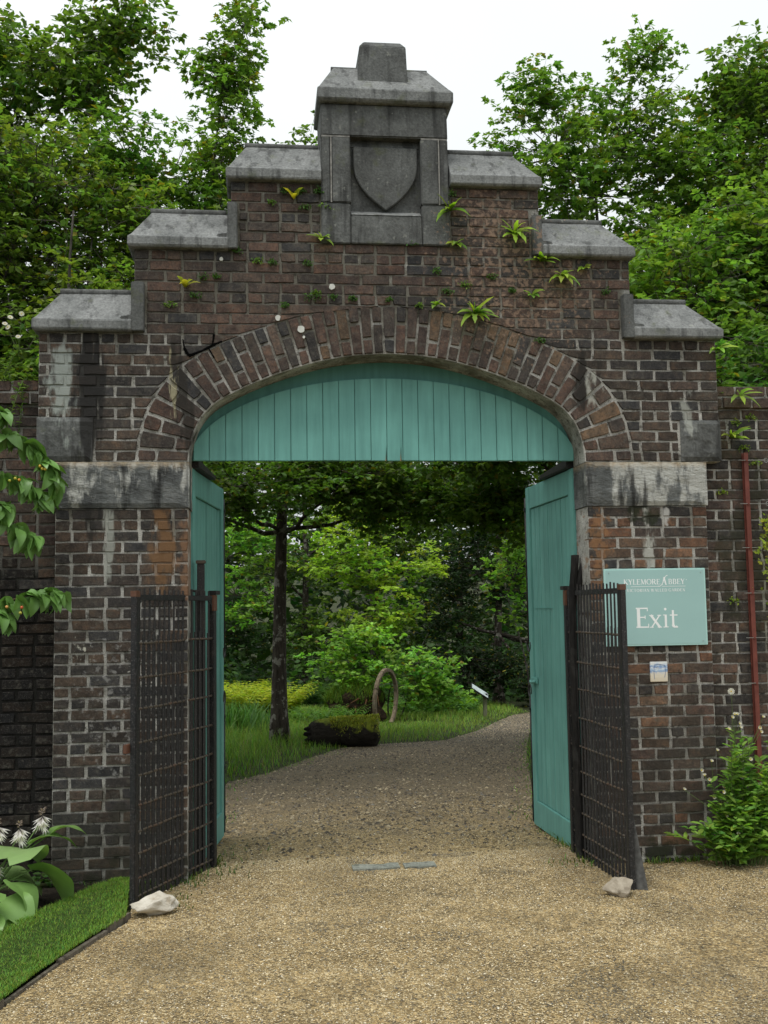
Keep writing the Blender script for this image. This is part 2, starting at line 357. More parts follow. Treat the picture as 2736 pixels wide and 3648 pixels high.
# ================================================================== THE GROUND
def interp(y, tab): return float(np.interp(y, [t[0] for t in tab], [t[1] for t in tab]))
PL = [(-9, -2.9), (-2.22, -2.11), (-1.84, -2.02), (-1.35, -1.88), (-.9, -1.70), (-.45, -1.72), (-.1, -1.48), (.3, -1.42), (2, -1.38), (6, -1.35), (7, -.84), (8.9, -.27), (10.9, .43), (11.45, 1.1), (11.8, 2.3), (14.1, 3.37), (18, 4.76), (20, 5.5), (24, 8.0), (30, 13)]
PR = [(-9, 7.5), (-.5, 7.5), (-.1, 7.0), (0., 1.42), (.3, 1.42), (2, 1.46), (2.66, 1.64), (4.5, 2.07), (9.3, 3.2), (16.7, 5.15), (20, 6.7), (24, 10.3), (30, 16)]
from mathutils import noise as mno
def ghash(x, y, s=1.0): return mno.noise(Vector((x*s, y*s, 3.3)))
def path_z(x, y): return gz(y)+.006*ghash(x, y, 1.3)
ys = np.concatenate([np.linspace(-9, -3, 7), np.linspace(-2.9, .4, 34), np.linspace(.5, 12, 40), np.linspace(12.3, 30, 30)])
V = []; F = []; NC = 36
for i, y in enumerate(ys):
    a, b = interp(y, PL), interp(y, PR)
    for k in range(NC+1):
        x = a+(b-a)*k/NC; V.append((x, y, path_z(x, y)))
for i in range(len(ys)-1):
    for k in range(NC): j = i*(NC+1)+k; F.append((j, j+1, j+NC+2, j+NC+1))
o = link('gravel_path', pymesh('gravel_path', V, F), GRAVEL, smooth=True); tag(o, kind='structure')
# woodland ground beneath everything
V = []; F = []; gx = np.concatenate([np.linspace(-220, -14, 10), np.linspace(-12, 16, 57), np.linspace(18, 220, 10)]); gy = np.concatenate([[-60, -20], np.linspace(-10, 40, 84), np.linspace(44, 300, 12)])
def ground_z(x, y):
    z = gz(min(y, 34))
    if y < .2: return z-.03
    a, b = interp(y, PL), interp(y, PR)
    d = max(a-x, x-b, 0) if y < 30 else 3
    z += min(d, 1.2)*.03+.05*ghash(x, y, .5)*min(1, d) - (.02 if d <= 0 else .0)
    if y > 34: z += (y-34)*.06
    return z
for y in gy:
    for x in gx: V.append((x, y, ground_z(x, y)))
n = len(gx)
for i in range(len(gy)-1):
    for k in range(n-1): j = i*n+k; F.append((j, j+1, j+n+1, j+n))
tag(link('woodland_ground', pymesh('woodland_ground', V, F), WOODFLOOR, smooth=True), kind='structure')
# flower bed and lawn strip on the left of the path
lawn_out = [(-9, -2.86), (-2.22, -2.135), (-1.84, -2.045), (-1.35, -1.90), (-.9, -1.73), (-.5, -1.76), (.0, -1.80)]
lawn_in = [(-9, -3.6), (-2.22, -2.66), (-1.1, -2.37), (-.81, -2.28), (-.49, -2.13), (-.19, -2.01), (.0, -1.88)]
V = []; F = []; yy = np.linspace(-9, .0, 60)
for y in yy:
    a, b = interp(y, lawn_in), interp(y, lawn_out)
    for k in range(9):
        t = k/8; V.append((a+(b-a)*t, y, .035+.012*math.sin(t*math.pi)-(.03 if k == 0 else 0)))
for i in range(len(yy)-1):
    for k in range(8): j = i*9+k; F.append((j, j+1, j+10, j+9))
tag(link('lawn', pymesh('lawn', V, F), TURF, smooth=True), kind='structure')
V = []; F = []
for y in np.linspace(-9, .2, 60):
    b = interp(y, lawn_in)+.02
    for k in range(13):
        t = k/12; x = -9+(b+9)*t; V.append((x, y, .0+.03*ghash(x, y, 4)+.015*ghash(x, y, 11)))
for i in range(59):
    for k in range(12): j = i*13+k; F.append((j, j+1, j+14, j+13))
tag(link('flower_bed', pymesh('flower_bed', V, F), SOIL, smooth=True), kind='structure')

def blades(name, P, H, lean, width, cols, m, kind='stuff', parent=None, segs=2, label=None, cat=None):
    """one mesh of many grass blades: P (n,3)"""
    n = len(P); ang = NR.uniform(0, 2*np.pi, n); d = np.stack([np.cos(ang), np.sin(ang), np.zeros(n)], -1)
    side = np.stack([-d[:, 1], d[:, 0], np.zeros(n)], -1); ln = lean*NR.uniform(.2, 1.3, n)
    Vs = []; W = width*NR.uniform(.7, 1.3, n)
    for s in range(segs+1):
        t = s/segs; c = P+d*(ln*H*t*t)[:, None]+np.array([0, 0, 1])*(H*(t-.25*ln*t*t))[:, None]
        if s < segs:
            wd = (W*(1-t*.55))[:, None]/2; Vs += [c-side*wd, c+side*wd]
        else: Vs.append(c)
    k = 2*segs+1; A = np.stack(Vs, 1).reshape(-1, 3); b = np.arange(n)[:, None]*k
    polys = []
    for s in range(segs-1): polys.append(b+np.array([2*s, 2*s+1, 2*s+3, 2*s+2]))
    polys.append(b+np.array([2*segs-2, 2*segs-1, 2*segs]))
    C = np.repeat(cols, k, 0); tt = np.tile(np.array([.62]*2+[1.0]*(k-2)), n)[:, None]
    o = link(name, npmesh(name, A, polys, C*tt), m, parent)
    if kind: tag(o, label, cat, kind=kind)
    return o
def colvar(n, base, dv=.25, dh=.15):
    c = np.tile(np.array(base, float), (n, 1)); v = NR.normal(1, dv, n).clip(.45, 1.8); h = NR.normal(0, dh, n)
    c *= v[:, None]; c[:, 0] *= 1+h; c[:, 2] *= 1-h*.5; return c.clip(.004, .9)
# lawn grass
n = 30000; y = NR.uniform(-2.75, .0, n); t = NR.beta(.85, .85, n)
a = np.interp(y, [p[0] for p in lawn_in], [p[1] for p in lawn_in]); b = np.interp(y, [p[0] for p in lawn_out], [p[1] for p in lawn_out])
P = np.stack([a+(b-a)*(t*1.05-.02), y, np.full(n, .033)], -1)
bc = colvar(n, (.165, .305, .042), .28, .20); dry = NR.random(n) < .05; bc[dry] = (.26, .24, .08)
tag(blades('lawn_grass', P, NR.uniform(.016, .034, n), .9, .0034, bc, GRASSM), 'short mown green grass of the lawn strip beside the gravel', 'grass', kind='stuff')
# loose pebbles of the gravel
def pebbles(name, P, S, cols):
    n = len(P); base = np.array([(1, 0, 0), (0, 1, 0), (-1, 0, 0), (0, -1, 0), (0, 0, 1)], float)
    A = base[None]*S[:, None, None]*NR.uniform(.7, 1.3, (n, 5, 1)); A[:, :, 2] *= .65
    an = NR.uniform(0, 6.28, n); c, s = np.cos(an)[:, None], np.sin(an)[:, None]
    x = A[:, :, 0]*c-A[:, :, 1]*s; yv = A[:, :, 0]*s+A[:, :, 1]*c; A = np.stack([x, yv, A[:, :, 2]], -1)+P[:, None]
    tri = np.array([(0, 1, 4), (1, 2, 4), (2, 3, 4), (3, 0, 4)])
    f = (np.arange(n)[:, None, None]*5+tri[None]).reshape(-1, 3)
    return link(name, npmesh(name, A.reshape(-1, 3), [f], np.repeat(cols, 5, 0)), PEBBLE)
n = 124000; y = -3.1+3.7*NR.random(n)**1.12; y = np.where(NR.random(n) < .10, .2+3.2*NR.random(n)**2, y)
lo = np.interp(y, [p[0] for p in PL], [p[1] for p in PL]); hi = np.minimum(np.where(y < -.12, 3.2, np.where(y < 2, 1.38, 1.6)), 3.2)
x = lo+(hi-lo)*NR.random(n)
pal = np.array([(.42, .33, .18), (.52, .44, .29), (.30, .22, .11), (.62, .56, .43), (.20, .17, .12), (.13, .125, .115), (.36, .27, .13), (.72, .68, .58), (.44, .34, .20)])
cid = NR.choice(9, n, p=[.29, .20, .15, .07, .05, .03, .12, .01, .08]); pc = pal[cid]*NR.normal(.93, .12, (n, 1))*np.array([1.0, .98, .92]).clip(.5, 1.3)
dk = np.array([mno.noise(Vector((a*1.1, b*1.1, 9.))) for a, b in zip(x, y)]); pc *= (1-.42*np.clip(dk*2.2-.25, 0, 1))[:, None]; dk2 = np.array([mno.noise(Vector((a*2.3+5, b*3.1, 4.))) for a, b in zip(x, y)]); pc = np.where((dk2 > .42)[:, None] & (NR.random((n, 1)) < .6), pc*.35+np.array([.03, .032, .03]), pc)
tag(pebbles('loose_gravel', np.stack([x, y, .001-.05*np.maximum(y-.3, 0)], -1), NR.lognormal(math.log(.0042), .26, n).clip(.0024, .010), pc), 'loose golden pebbles of the drive in front of the gate', 'gravel', kind='stuff')
# coarse grit and trodden litter on the shaded path
n = 30000; y = .25+20*NR.random(n)**.85; y = np.where((y < 1.8) & (NR.random(n) > (y-.2)/1.6), 2+8*NR.random(n), y); x = np.interp(y, [p[0] for p in PL], [p[1] for p in PL]); x = x+(np.interp(y, [p[0] for p in PR], [p[1] for p in PR])-x)*NR.random(n)
pal2 = np.array([(.05, .04, .028), (.10, .08, .05), (.20, .16, .10), (.30, .25, .16), (.13, .12, .10)]); pc = pal2[NR.choice(5, n, p=[.3, .28, .2, .12, .1])]*NR.normal(1, .15, (n, 1))
tag(pebbles('path_grit', np.stack([x, y, -.05*np.maximum(y-.3, 0)+.001], -1), NR.lognormal(math.log(.011), .35, n).clip(.005, .03), pc), 'coarse dark grit and litter trodden into the woodland path', 'gravel', kind='stuff')
# timber edging boards of the lawn
EDG = [(-3.2, -2.36), (-2.16, -2.112), (-1.62, -1.965), (-1.10, -1.795), (-.80, -1.70)]
WOODOLD = m_bark('old_timber', (.06, .05, .038), (.20, .175, .14), (.09, .10, .05), .4)
lab = ['weathered lawn edging board furthest from the gate, its end rising clear of the gravel', 'sunken lawn edging board half buried in gravel along the grass', 'straight lawn edging board running up the middle of the grass strip', 'short lawn edging board ending against the pale boulder']
for i in range(4):
    (y0, x0), (y1, x1) = EDG[i], EDG[i+1]; y0 += .012; h = [.036, .014, .024, .040][i]
    d = Vector((x1-x0, y1-y0, 0)).normalized(); s_ = Vector((-d.y, d.x, 0))*.011
    mb = MB(); P0 = Vector((x0, y0, 0)); P1 = Vector((x1, y1, 0)); v = []
    for z0, z1 in ((-.06, -.06), (h, h*R.uniform(.8, 1))):
        for q, z in ((P0-s_, z0), (P0+s_, z0), (P1+s_, z1), (P1-s_, z1)): v.append((q.x, q.y, z))
    mb.add(v, [(0, 3, 2, 1), (4, 5, 6, 7), (0, 1, 5, 4), (1, 2, 6, 5), (2, 3, 7, 6), (3, 0, 4, 7)])
    tag(mb.build('edging_board', WOODOLD, bevel=.003, jitter=.002), lab[i], 'edging board', 'timber edging boards of the lawn')

# ================================================================== THE GATEWAY
gate = thing('gateway', 'stepped brick gateway arch with stone copings and a carved shield on top', 'gateway')
ZI, ZS, ZA, ZB, ZC = 2.503, 2.830, 3.730, 4.330, 4.840
WL, WA, WB, WC, WO = 2.310, 2.435, 1.795, 1.125, 1.410
CO = .075
INTR = [(0, 3.607), (.24, 3.592), (.47, 3.553), (.70, 3.487), (.92, 3.405), (1.06, 3.340), (1.18, 3.275), (1.26, 3.217), (1.32, 3.148), (1.365, 3.065), (1.392, 2.97), (1.408, 2.88), (1.41, 2.83)]
def smooth_curve(pts, n):
    P = [Vector((p[0], p[1])) for p in pts]; P = [2*P[0]-P[1]]+P+[2*P[-1]-P[-2]]; out = []
    for i in range(1, len(P)-2):
        for k in range(12):
            t = k/12; a, b, c, d = P[i-1:i+3]
            out.append(.5*((2*b)+(c-a)*t+(2*a-5*b+4*c-d)*t*t+(3*b-a-3*c+d)*t**3))
    out.append(P[-2]); L_ = [0]
    for i in range(1, len(out)): L_.append(L_[-1]+(out[i]-out[i-1]).length)
    res = []
    for s in np.linspace(0, L_[-1], n):
        i = min(max(np.searchsorted(L_, s)-1, 0), len(out)-2); t = (s-L_[i])/max(L_[i+1]-L_[i], 1e-9); res.append(out[i].lerp(out[i+1], t))
    return res, L_[-1]
NA = 97
HALF, HL = smooth_curve(INTR, NA)
RING = .345
def nrm(i):
    a = HALF[max(i-2, 0)]; b = HALF[min(i+2, NA-1)]; t = (b-a).normalized()
    n_ = Vector((-t.y, t.x)); return n_ if n_.y > 0 or n_.x > .2 else -n_
NORM = []
for i in range(NA):
    a = HALF[max(i-4, 0)]; b = HALF[min(i+4, NA-1)]; t = (b-a).normalized(); NORM.append(Vector((-t.y, t.x)))
NORM[0] = Vector((0, 1))
for i in range(1, 5): NORM[i] = (NORM[i]+Vector((0, .3*(5-i)/5))).normalized()
for i in range(NA-6, NA): NORM[i] = Vector((1, 0)).lerp(NORM[i], (NA-1-i)/12).normalized()
def apt(s, r):   # s in [-1,1] along the arch from left spring to right spring, r radial offset
    q = abs(s)*(NA-1); i = min(int(q), NA-2); t = q-i
    p = HALF[i].lerp(HALF[i+1], t); n_ = NORM[i].lerp(NORM[i+1], t).normalized(); p = p+n_*r
    return (p.x if s >= 0 else -p.x, p.y)
EXT = [apt(s, RING+.006) for s in np.linspace(0, 1, 120)]
def x_ext(z):
    if z > EXT[0][1]: return 0
    return float(np.interp(-z, [-e[1] for e in EXT], [e[0] for e in EXT]))
RED = [(.086, .060, .050), (.076, .055, .047), (.096, .064, .052), (.070, .055, .048), (.086, .065, .054)]
DRK = [(.044, .041, .040), (.052, .047, .044), (.045, .045, .047), (.058, .049, .044)]
BRN = [(.072, .055, .044), (.064, .050, .041), (.080, .059, .046), (.055, .046, .039)]
ORG = [(.140, .076, .049), (.118, .069, .046), (.128, .079, .053), (.108, .075, .054)]
def brick_col(x, z, head, zone):
    r = R.random()
    if zone == 'up': c = R.choice(DRK) if r < (.42 if head else .16) else R.choice(RED)
    elif zone == 'sh': c = R.choice(DRK) if r < .35 else R.choice(BRN+RED[3:])
    elif zone == 'lp': c = R.choice(DRK) if r < .45 else R.choice(BRN)
    elif zone == 'rp': c = R.choice(DRK) if r < (.40 if head else .22)+max(0, .9-z)*.25 else R.choice(ORG if R.random() < .62*min(1, max(.1, (z-.3)/1.3)) else BRN+RED)
    elif zone == 'wl': c = tuple(v*(.30 if z < 1.95+.25*math.sin(x*9) else 1) for v in R.choice(BRN+DRK)) if z < 2.25 else R.choice(RED+BRN)
    elif zone == 'wr': c = R.choice(DRK) if r < .35 else R.choice(BRN+RED[:2])
    else: c = R.choice(DRK) if r < .22 else R.choice(RED+[(.12, .085, .058)])
    k = R.uniform(.80, 1.25)*1.03; return tuple(v*k for v in c)
def brick_geo(q, yf, dep, wear=.005):
    """q: four (x,z) corners CCW seen from the front; returns verts, faces"""
    P = []
    for i in range(4):
        a = Vector(q[i]); b = Vector(q[(i+1) % 4]); l = (b-a).length; k = 3 if l > .13 else (2 if l > .07 else 1)
        for j in range(k): P.append((a.lerp(b, j/k), j == 0))
    c = sum((Vector(p) for p in q), Vector((0, 0)))/4; O = []
    for p, corner in P:
        p = p+(c-p).normalized()*((R.uniform(.002, .010) if corner else R.uniform(-.0015, .0035)))
        O.append(p+Vector((R.uniform(-1, 1), R.uniform(-1, 1)))*.0015)
    n_ = len(O); y0 = yf+R.gauss(0, .0022); V_ = [(p.x, yf+dep, p.y) for p in O]+[(p.x, y0+.006, p.y) for p in O]
    for p in O:
        d = (c-p); d = d.normalized()*min(wear, d.length*.3); V_.append((p.x+d.x, y0+R.gauss(0, .0008), p.y+d.y))
    F_ = [tuple(range(2*n_, 3*n_))]
    for i in range(n_):
        j = (i+1) % n_; F_ += [(i, j, n_+j, n_+i), (n_+i, n_+j, 2*n_+j, 2*n_+i)]
    return V_, F_
def area(q): return abs(sum(q[i][0]*q[(i+1) % 4][1]-q[(i+1) % 4][0]*q[i][1] for i in range(4)))/2
def course(x0b, x0t, x1b, x1t, z0, z1, head, phase, zone, yf, out, dep=.10, edge_dep=.10, jt=None):
    """bricks of one course between sloped ends"""
    jt = (.0085 if zone == "up" else .011) if jt is None else jt
    pitch = .1135 if head else .227; cuts = []
    lo, hi = min(x0b, x0t), max(x1b, x1t)
    k = math.ceil((lo-phase)/pitch)
    while phase+k*pitch < hi:
        c_ = phase+k*pitch+R.uniform(-.007, .007)
        if c_ > max(x0b, x0t)+.05 and c_ < min(x1b, x1t)-.05: cuts.append(c_)
        k += 1
    E_ = [None]+cuts+[None]; zz0 = z0+jt/2+R.uniform(-.001, .001); zz1 = z1-jt/2+R.uniform(-.001, .001)
    for i in range(len(E_)-1):
        ab, at = (x0b+.004, x0t+.004) if E_[i] is None else (E_[i]+jt/2,)*2
        bb, bt = (x1b-.004, x1t-.004) if E_[i+1] is None else (E_[i+1]-jt/2,)*2
        if min(bb-ab, bt-at) < .012: 
            if max(bb-ab, bt-at) < .03: continue
            if bb-ab < .012: bb = ab+.012
            if bt-at < .012: bt = at+.012
        t = R.gauss(0, .0012)
        q = [(ab, zz0+t), (bb, zz0-t), (bt, zz1-t), (at, zz1+t)]
        d = edge_dep if (E_[i] is None or E_[i+1] is None) else dep
        out.append((q, yf, d, brick_col((ab+bb)/2, z0, head, zone), area(q)))
BR = []
# spandrel and steps above the springing
rows = [(ZS+i*CO, ZS+(i+1)*CO, WA) for i in range(12)]+[(ZA+i*CO, ZA+(i+1)*CO, WB) for i in range(8)]+[(ZB+i*.0728, ZB+(i+1)*.0728, WC) for i in range(7)]
for k, (z0, z1, wd) in enumerate(rows):
    head = k % 4 == 0 if k < 8 else k % 4 == 3
    ph = (0 if k % 2 else .1135) + .02
    lft = -wd; rgt = wd; zone = 'sh' if z1 < ZA+.01 else 'up'
    if z0 < 3.12: lq, rq = -2.05, 2.12
    else: lq, rq = lft, rgt
    # kneeler stones stand at the foot of each step
    if ZA <= z0 < 4.05: lq, rq = -1.708, 1.708
    if ZB <= z0 < 4.63: lq, rq = -1.065, 1.050
    eb, et = x_ext(z0), x_ext(z1)
    in_panel = z1 > 4.42
    if eb > .16:
        et2 = max(et, .0)
        if et <= .01:     # course crossing the crown: two pieces meeting over it
            course(lq, lq, -eb-.004, -.03, z0, z1, head, ph, zone, 0, BR); course(eb+.004, .03, rq, rq, z0, z1, head, ph, zone, 0, BR)
        else:
            course(lq, lq, -eb-.004, -et2-.004, z0, z1, head, ph, zone, 0, BR); course(eb+.004, et2+.004, rq, rq, z0, z1, head, ph, zone, 0, BR)
    elif in_panel:
        course(lq, lq, -.480, -.480, z0, z1, head, ph, zone, 0, BR); course(.458, .458, rq, rq, z0, z1, head, ph, zone, 0, BR)
    else: course(lq, lq, rq, rq, z0, z1, head, ph, zone, 0, BR)
# piers
for side in (-1, 1):
    for k in range(34):
        z1 = ZI-k*CO; z0 = max(z1-CO, -.05); head = k % 4 == 1
        ph = side*WL+(0 if k % 2 else .1135)
        a, b = (-WL, -WO) if side < 0 else (WO, WL)
        course(a, a, b, b, z0, z1, head, ph, 'lp' if side < 0 else 'rp', 0, BR, .10, .105 if k % 2 else .215)
# arch ring: each voussoir is a long and a short brick, swapped every time
NV = 47; AR = []
for i in range(NV):
    s0, s1 = -1+2*i/NV, -1+2*(i+1)/NV; g = .0055/HL
    split = (.110 if i % 2 else .225)+R.uniform(-.004, .004)
    for r0, r1 in ((.004, split-.006), (split+.006, RING)):
        a0 = g*(1+.6*R.random()); q = [apt(s0+a0, r0), apt(s1-a0, r0), apt(s1-a0, r1), apt(s0+a0, r1)]
        AR.append((q, -.004, .10, brick_col(q[0][0], q[0][1], r1-r0 < .15, 'ar'), area(q)))
def emit_bricks(lst, parent, limit, always, rest_name):
    order = sorted(range(len(lst)), key=lambda i: -lst[i][4]); pick = set(order[:max(0, limit-len(always))])
    rest = MB(); rc = []
    for i, (q, yf, d, c, ar) in [(i, b) for i, b in enumerate(lst)]+[(-1, b) for b in always]:
        V_, F_ = brick_geo(q, yf, d)
        if i < 0 or i in pick:
            cx = sum(p[0] for p in q)/4; cz = sum(p[1] for p in q)/4
            me = pymesh('brick', [(v[0]-cx, v[1]-yf, v[2]-cz) for v in V_], F_, np.array(c)); link('brick', me, BRICK, parent, (cx, yf, cz))
        else: rest.add(V_, F_); rc += [c]*len(V_)
    if rest.v: tag(link(rest_name, pymesh(rest_name, rest.v, rest.f, np.array(rc)), BRICK, parent), kind='stuff')
emit_bricks(BR, gate, 300, AR, 'small_bricks')
# mortar core
intr_r = [apt(s, 0) for s in np.linspace(0, 1, 40)]
outer = [(WA-.008, ZS), (WA-.008, ZA), (WB-.008, ZA), (WB-.008, ZB), (WC-.008, ZB), (WC-.008, ZC), (.44, ZC), (.44, 4.41)]
loop = outer+[(-x, z) for x, z in outer[::-1]]+[(-x, z) for x, z in intr_r[::-1]]+intr_r[1:]
mb = MB(); mb.prism([(x, z) for x, z in loop], .009, .30)
mb.build('arch_core', MORTAR, gate)
for s in (-1, 1):
    mb = MB(); a, b = sorted((s*(WO+.006), s*(WL-.006))); mb.box(a, b, .009, .30, -.1, ZI+.002); mb.build('pier_core', MORTAR, gate)
    mb = MB(); a, b = sorted((s*1.50, s*(WL+.1))); mb.box(a, b, .302, .52, -.1, 3.72); mb.build('rear_pier', MORTAR, gate)
mb = MB(); wide = [(x*1.075, z+.10) for x, z in intr_r]
mb.prism([(1.5, 3.72)]+[(-1.5, 3.72)]+[(-x, z) for x, z in wide[::-1] if z < 3.71]+[(x, z) for x, z in wide[1:] if z < 3.71], .302, .52); mb.build('rear_arch', MORTAR, gate)
# impost blocks, quoin blocks
def block(name, m, x0, x1, y0, y1, z0, z1, bev=.008, jit=.002, par=None): 
    mb = MB(); mb.box(x0, x1, y0, y1, z0, z1); return mb.build(name, m, par or gate, bevel=bev, jitter=jit)
def rough_block(name, m, x0, x1, y0, y1, z0, z1, amp=.008, nx=30, nz=12):
    """block with a hammer-dressed, uneven front and returns"""
    bm = bmesh.new(); bmesh.ops.create_cube(bm, size=1)
    bmesh.ops.subdivide_edges(bm, edges=list(bm.edges), cuts=9, use_grid_fill=True)
    for v in bm.verts:
        t = Vector((x0+(v.co.x+.5)*(x1-x0), y0+(v.co.y+.5)*(y1-y0), z0+(v.co.z+.5)*(z1-z0)))
        k = mno.noise(t*14)*amp+mno.noise(t*34)*amp*.6
        rim = max(abs(v.co.x), abs(v.co.z)) > .49
        t.y += k*.4+.012 if rim and v.co.y < -.49 else (k if v.co.y < -.49 else 0)
        if abs(v.co.x) > .49: t.x += k*.5*(1 if v.co.x > 0 else -1)-.003*(1 if v.co.x > 0 else -1)
        v.co = t
    me = bpy.data.meshes.new(name); bm.to_mesh(me); bm.free(); return link(name, me, m, gate)
rough_block('impost_block', IMPOST, -WL-.005, -WO+.006, -.022, .30, ZI+.006, ZS-.005)
rough_block('impost_block', IMPOST, WO-.006, WL+.005, -.022, .30, ZI+.006, ZS-.005)
rough_block('quoin_block', STONE, -WA-.004, -2.058, -.012, .25, ZS+.004, 3.135, .006)
rough_block('quoin_block', STONE, 2.128, WA+.004, -.012, .25, ZS+.004, 3.135, .008)
# copings: hipped at the outer end, a roll along the ridge, abutting a kneeler at the inner end
def coping(x_out, x_in, x_top, z0, name='coping', ztop=.315, zr=.095):
    s = 1 if x_in > x_out else -1; par = gate; mb = MB()
    y0, y1, yr = -.065, .365, .15; zt = z0+ztop; zf = z0+zr
    e = .014*s
    ring = lambda x, inset, z, hw: [(x, yr-hw, z), (x, yr+hw, z)]
    A = [(x_out+e, y0+.014, z0), (x_out+e, y1-.014, z0), (x_in, y1-.014, z0), (x_in, y0+.014, z0)]
    B = [(x_out, y0, z0+.014), (x_out, y1, z0+.014), (x_in, y1, z0+.014), (x_in, y0, z0+.014)]
    C = [(x_out, y0, zf-.022), (x_out, y1, zf-.022), (x_in, y1, zf-.022), (x_in, y0, zf-.022)]
    D = [(x_out+.022*s, y0+.022, zf), (x_out+.022*s, y1-.022, zf), (x_in, y1-.022, zf), (x_in, y0+.022, zf)]
    T = [(x_top, yr-.02, zt), (x_top, yr+.02, zt), (x_in, yr+.02, zt), (x_in, yr-.02, zt)]
    V_ = A+B+C+D+T; F_ = [(0, 1, 2, 3), (16, 17, 18, 19)]
    for l in range(4):
        for i in range(4): F_.append((l*4+i, l*4+(i+1) % 4, l*4+4+(i+1) % 4, l*4+4+i))
    mb.add(V_, F_); o = mb.build(name, COPING, par, bevel=.004, jitter=.0012)
    rb = MB(); rb.tube([(x_top-.012*s+(x_in-x_top)*t, yr+R.uniform(-.003, .003), zt+.006) for t in np.linspace(0, 1, 8)], .030, 10)
    r_ = rb.build('ridge_roll', STONE, o, smooth=True); return o
coping(-2.468, -1.800, -2.30, ZA); coping(2.464, 1.792, 2.25, ZA)
coping(-1.830, -1.140, -1.68, ZB); coping(1.818, 1.128, 1.62, ZB)
coping(-1.152, -.476, -1.01, ZC); coping(1.130, .456, .955, ZC)
def kneeler(xo, xi, z0, z1):   # upright stone with a small foot toward the coping
    mb = MB(); s = 1 if xi > xo else -1; f = xo-.075*s
    poly = [(f, z0+.004), (xi, z0+.004), (xi, z1), (xo, z1), (xo, z0+.115), (f, z0+.105)]
    mb.prism(poly, -.052, .30); return mb.build('kneeler', STONE, gate, bevel=.006, jitter=.0015)
kneeler(-1.803, -1.715, ZA, 4.082); kneeler(1.795, 1.715, ZA, 4.06)
kneeler(-1.142, -1.072, ZB, 4.672); kneeler(1.126, 1.056, ZB, 4.635)
# heraldic panel
YP = -.022
block('panel_lintel', STONE, -.476, .446, YP, .40, 5.195, 5.432)
block('panel_jamb', STONE, -.476, -.409, YP, .40, 4.70, 5.190); block('panel_jamb', STONE, -.400, -.264, YP-.001, .30, 4.70, 5.190)
block('panel_jamb', STONE, .246, .376, YP-.001, .30, 4.70, 5.190); block('panel_jamb', STONE, .384, .448, YP, .40, 4.70, 5.190)
LIMEJ = m_plain('lime_joint', (.26, .25, .23), .95, .1, 0, .35, 30)
for x0, x1 in ((-.4095, -.3995), (.3755, .3845)):
    mb = MB(); mb.box(x0, x1, YP+.002, .2, 4.70, 5.19); mb.build('lime_joint', LIMEJ, gate)
for x0, x1 in ((-.472, -.268), (.25, .444)):
    mb = MB(); mb.box(x0, x1, YP+.003, .2, 5.186, 5.1985); mb.build('lime_joint', LIMEJ, gate)
block('panel_base', STONE, -.478, -.268, YP, .40, 4.398, 4.695); block('panel_base', STONE, .250, .454, YP, .40, 4.398, 4.695)
mb = MB(); mb.prism([(-.264, 4.40), (.246, 4.40), (.246, 4.61), (-.264, 4.61)], YP-.001, .3); o = mb.build('panel_sill', STONE, gate, bevel=.006)
mb = MB(); mb.add([(-.262, YP-.001, 4.612), (.244, YP-.001, 4.612), (.244, .06, 4.665), (-.262, .06, 4.665), (-.262, .06, 4.612), (.244, .06, 4.612)], [(0, 1, 2, 3), (0, 4, 5, 1), (3, 2, 5, 4), (0, 3, 4), (1, 5, 2)]); mb.build('sill_weathering', COPING, o)
mb = MB(); mb.prism([(-.27, 4.60), (.252, 4.60), (.252, 5.21), (-.27, 5.21)], .062, .12); mb.build('recess_back', STONE, gate)
mb = MB(); mb.box(-.262, .244, .052, .064, 5.145, 5.168); mb.build('recess_moulding', STONE, gate)
sh = [(-.232, 5.135)]+[(-.232+.0, 5.00)]
for t in np.linspace(0, 1, 11)[1:]: sh.append((-.232*(1-t**2.1), 5.0-.335*t))
sh = [(x-.007, z) for x, z in sh]; shr = [(-x-.014, z) for x, z in sh[::-1][1:]]
mb = MB(); mb.prism(sh+shr, .018, .07); mb.build('shield', STONE, gate, bevel=.005)
# central cap: hipped block, roll and crowning stone
mb = MB(); xc = -.008
def frus(mb, lv):
    V_ = []; F_ = []
    for (hx, ya, yb, z, ox) in lv: V_ += [(ox-hx, ya, z), (ox-hx, yb, z), (ox+hx, yb, z), (ox+hx, ya, z)]
    F_ += [(0, 1, 2, 3), tuple(range(4*len(lv)-4, 4*len(lv)))]
    for l in range(len(lv)-1):
        for i in range(4): F_.append((l*4+i, l*4+(i+1) % 4, l*4+4+(i+1) % 4, l*4+4+i))
    mb.add(V_, F_)
frus(mb, [(.472, -.055, .435, 5.434, xc), (.494, -.078, .458, 5.450, xc), (.494, -.078, .458, 5.525, xc), (.474, -.058, .438, 5.550, xc), (.350, .12, .26, 5.775, -.022)])
capo = mb.build('cap_stone', COPING, gate, bevel=.004, jitter=.0012)
mb = MB(); mb.tube([(-.385+.72*t, .19, 5.785) for t in np.linspace(0, 1, 6)], .032, 10); mb.build('ridge_roll', STONE, capo, smooth=True)
mb = MB(); frus(mb, [(.186, .0, .38, 5.60, -.018), (.172, .015, .365, 5.90, -.014), (.135, .06, .32, 5.955, -.012)]); mb.build('crowning_block', STONE, gate, bevel=.006, jitter=.002)
block('cap_backing', STONE, -.45, .43, .30, .40, 4.845, 5.194, .004, 0)
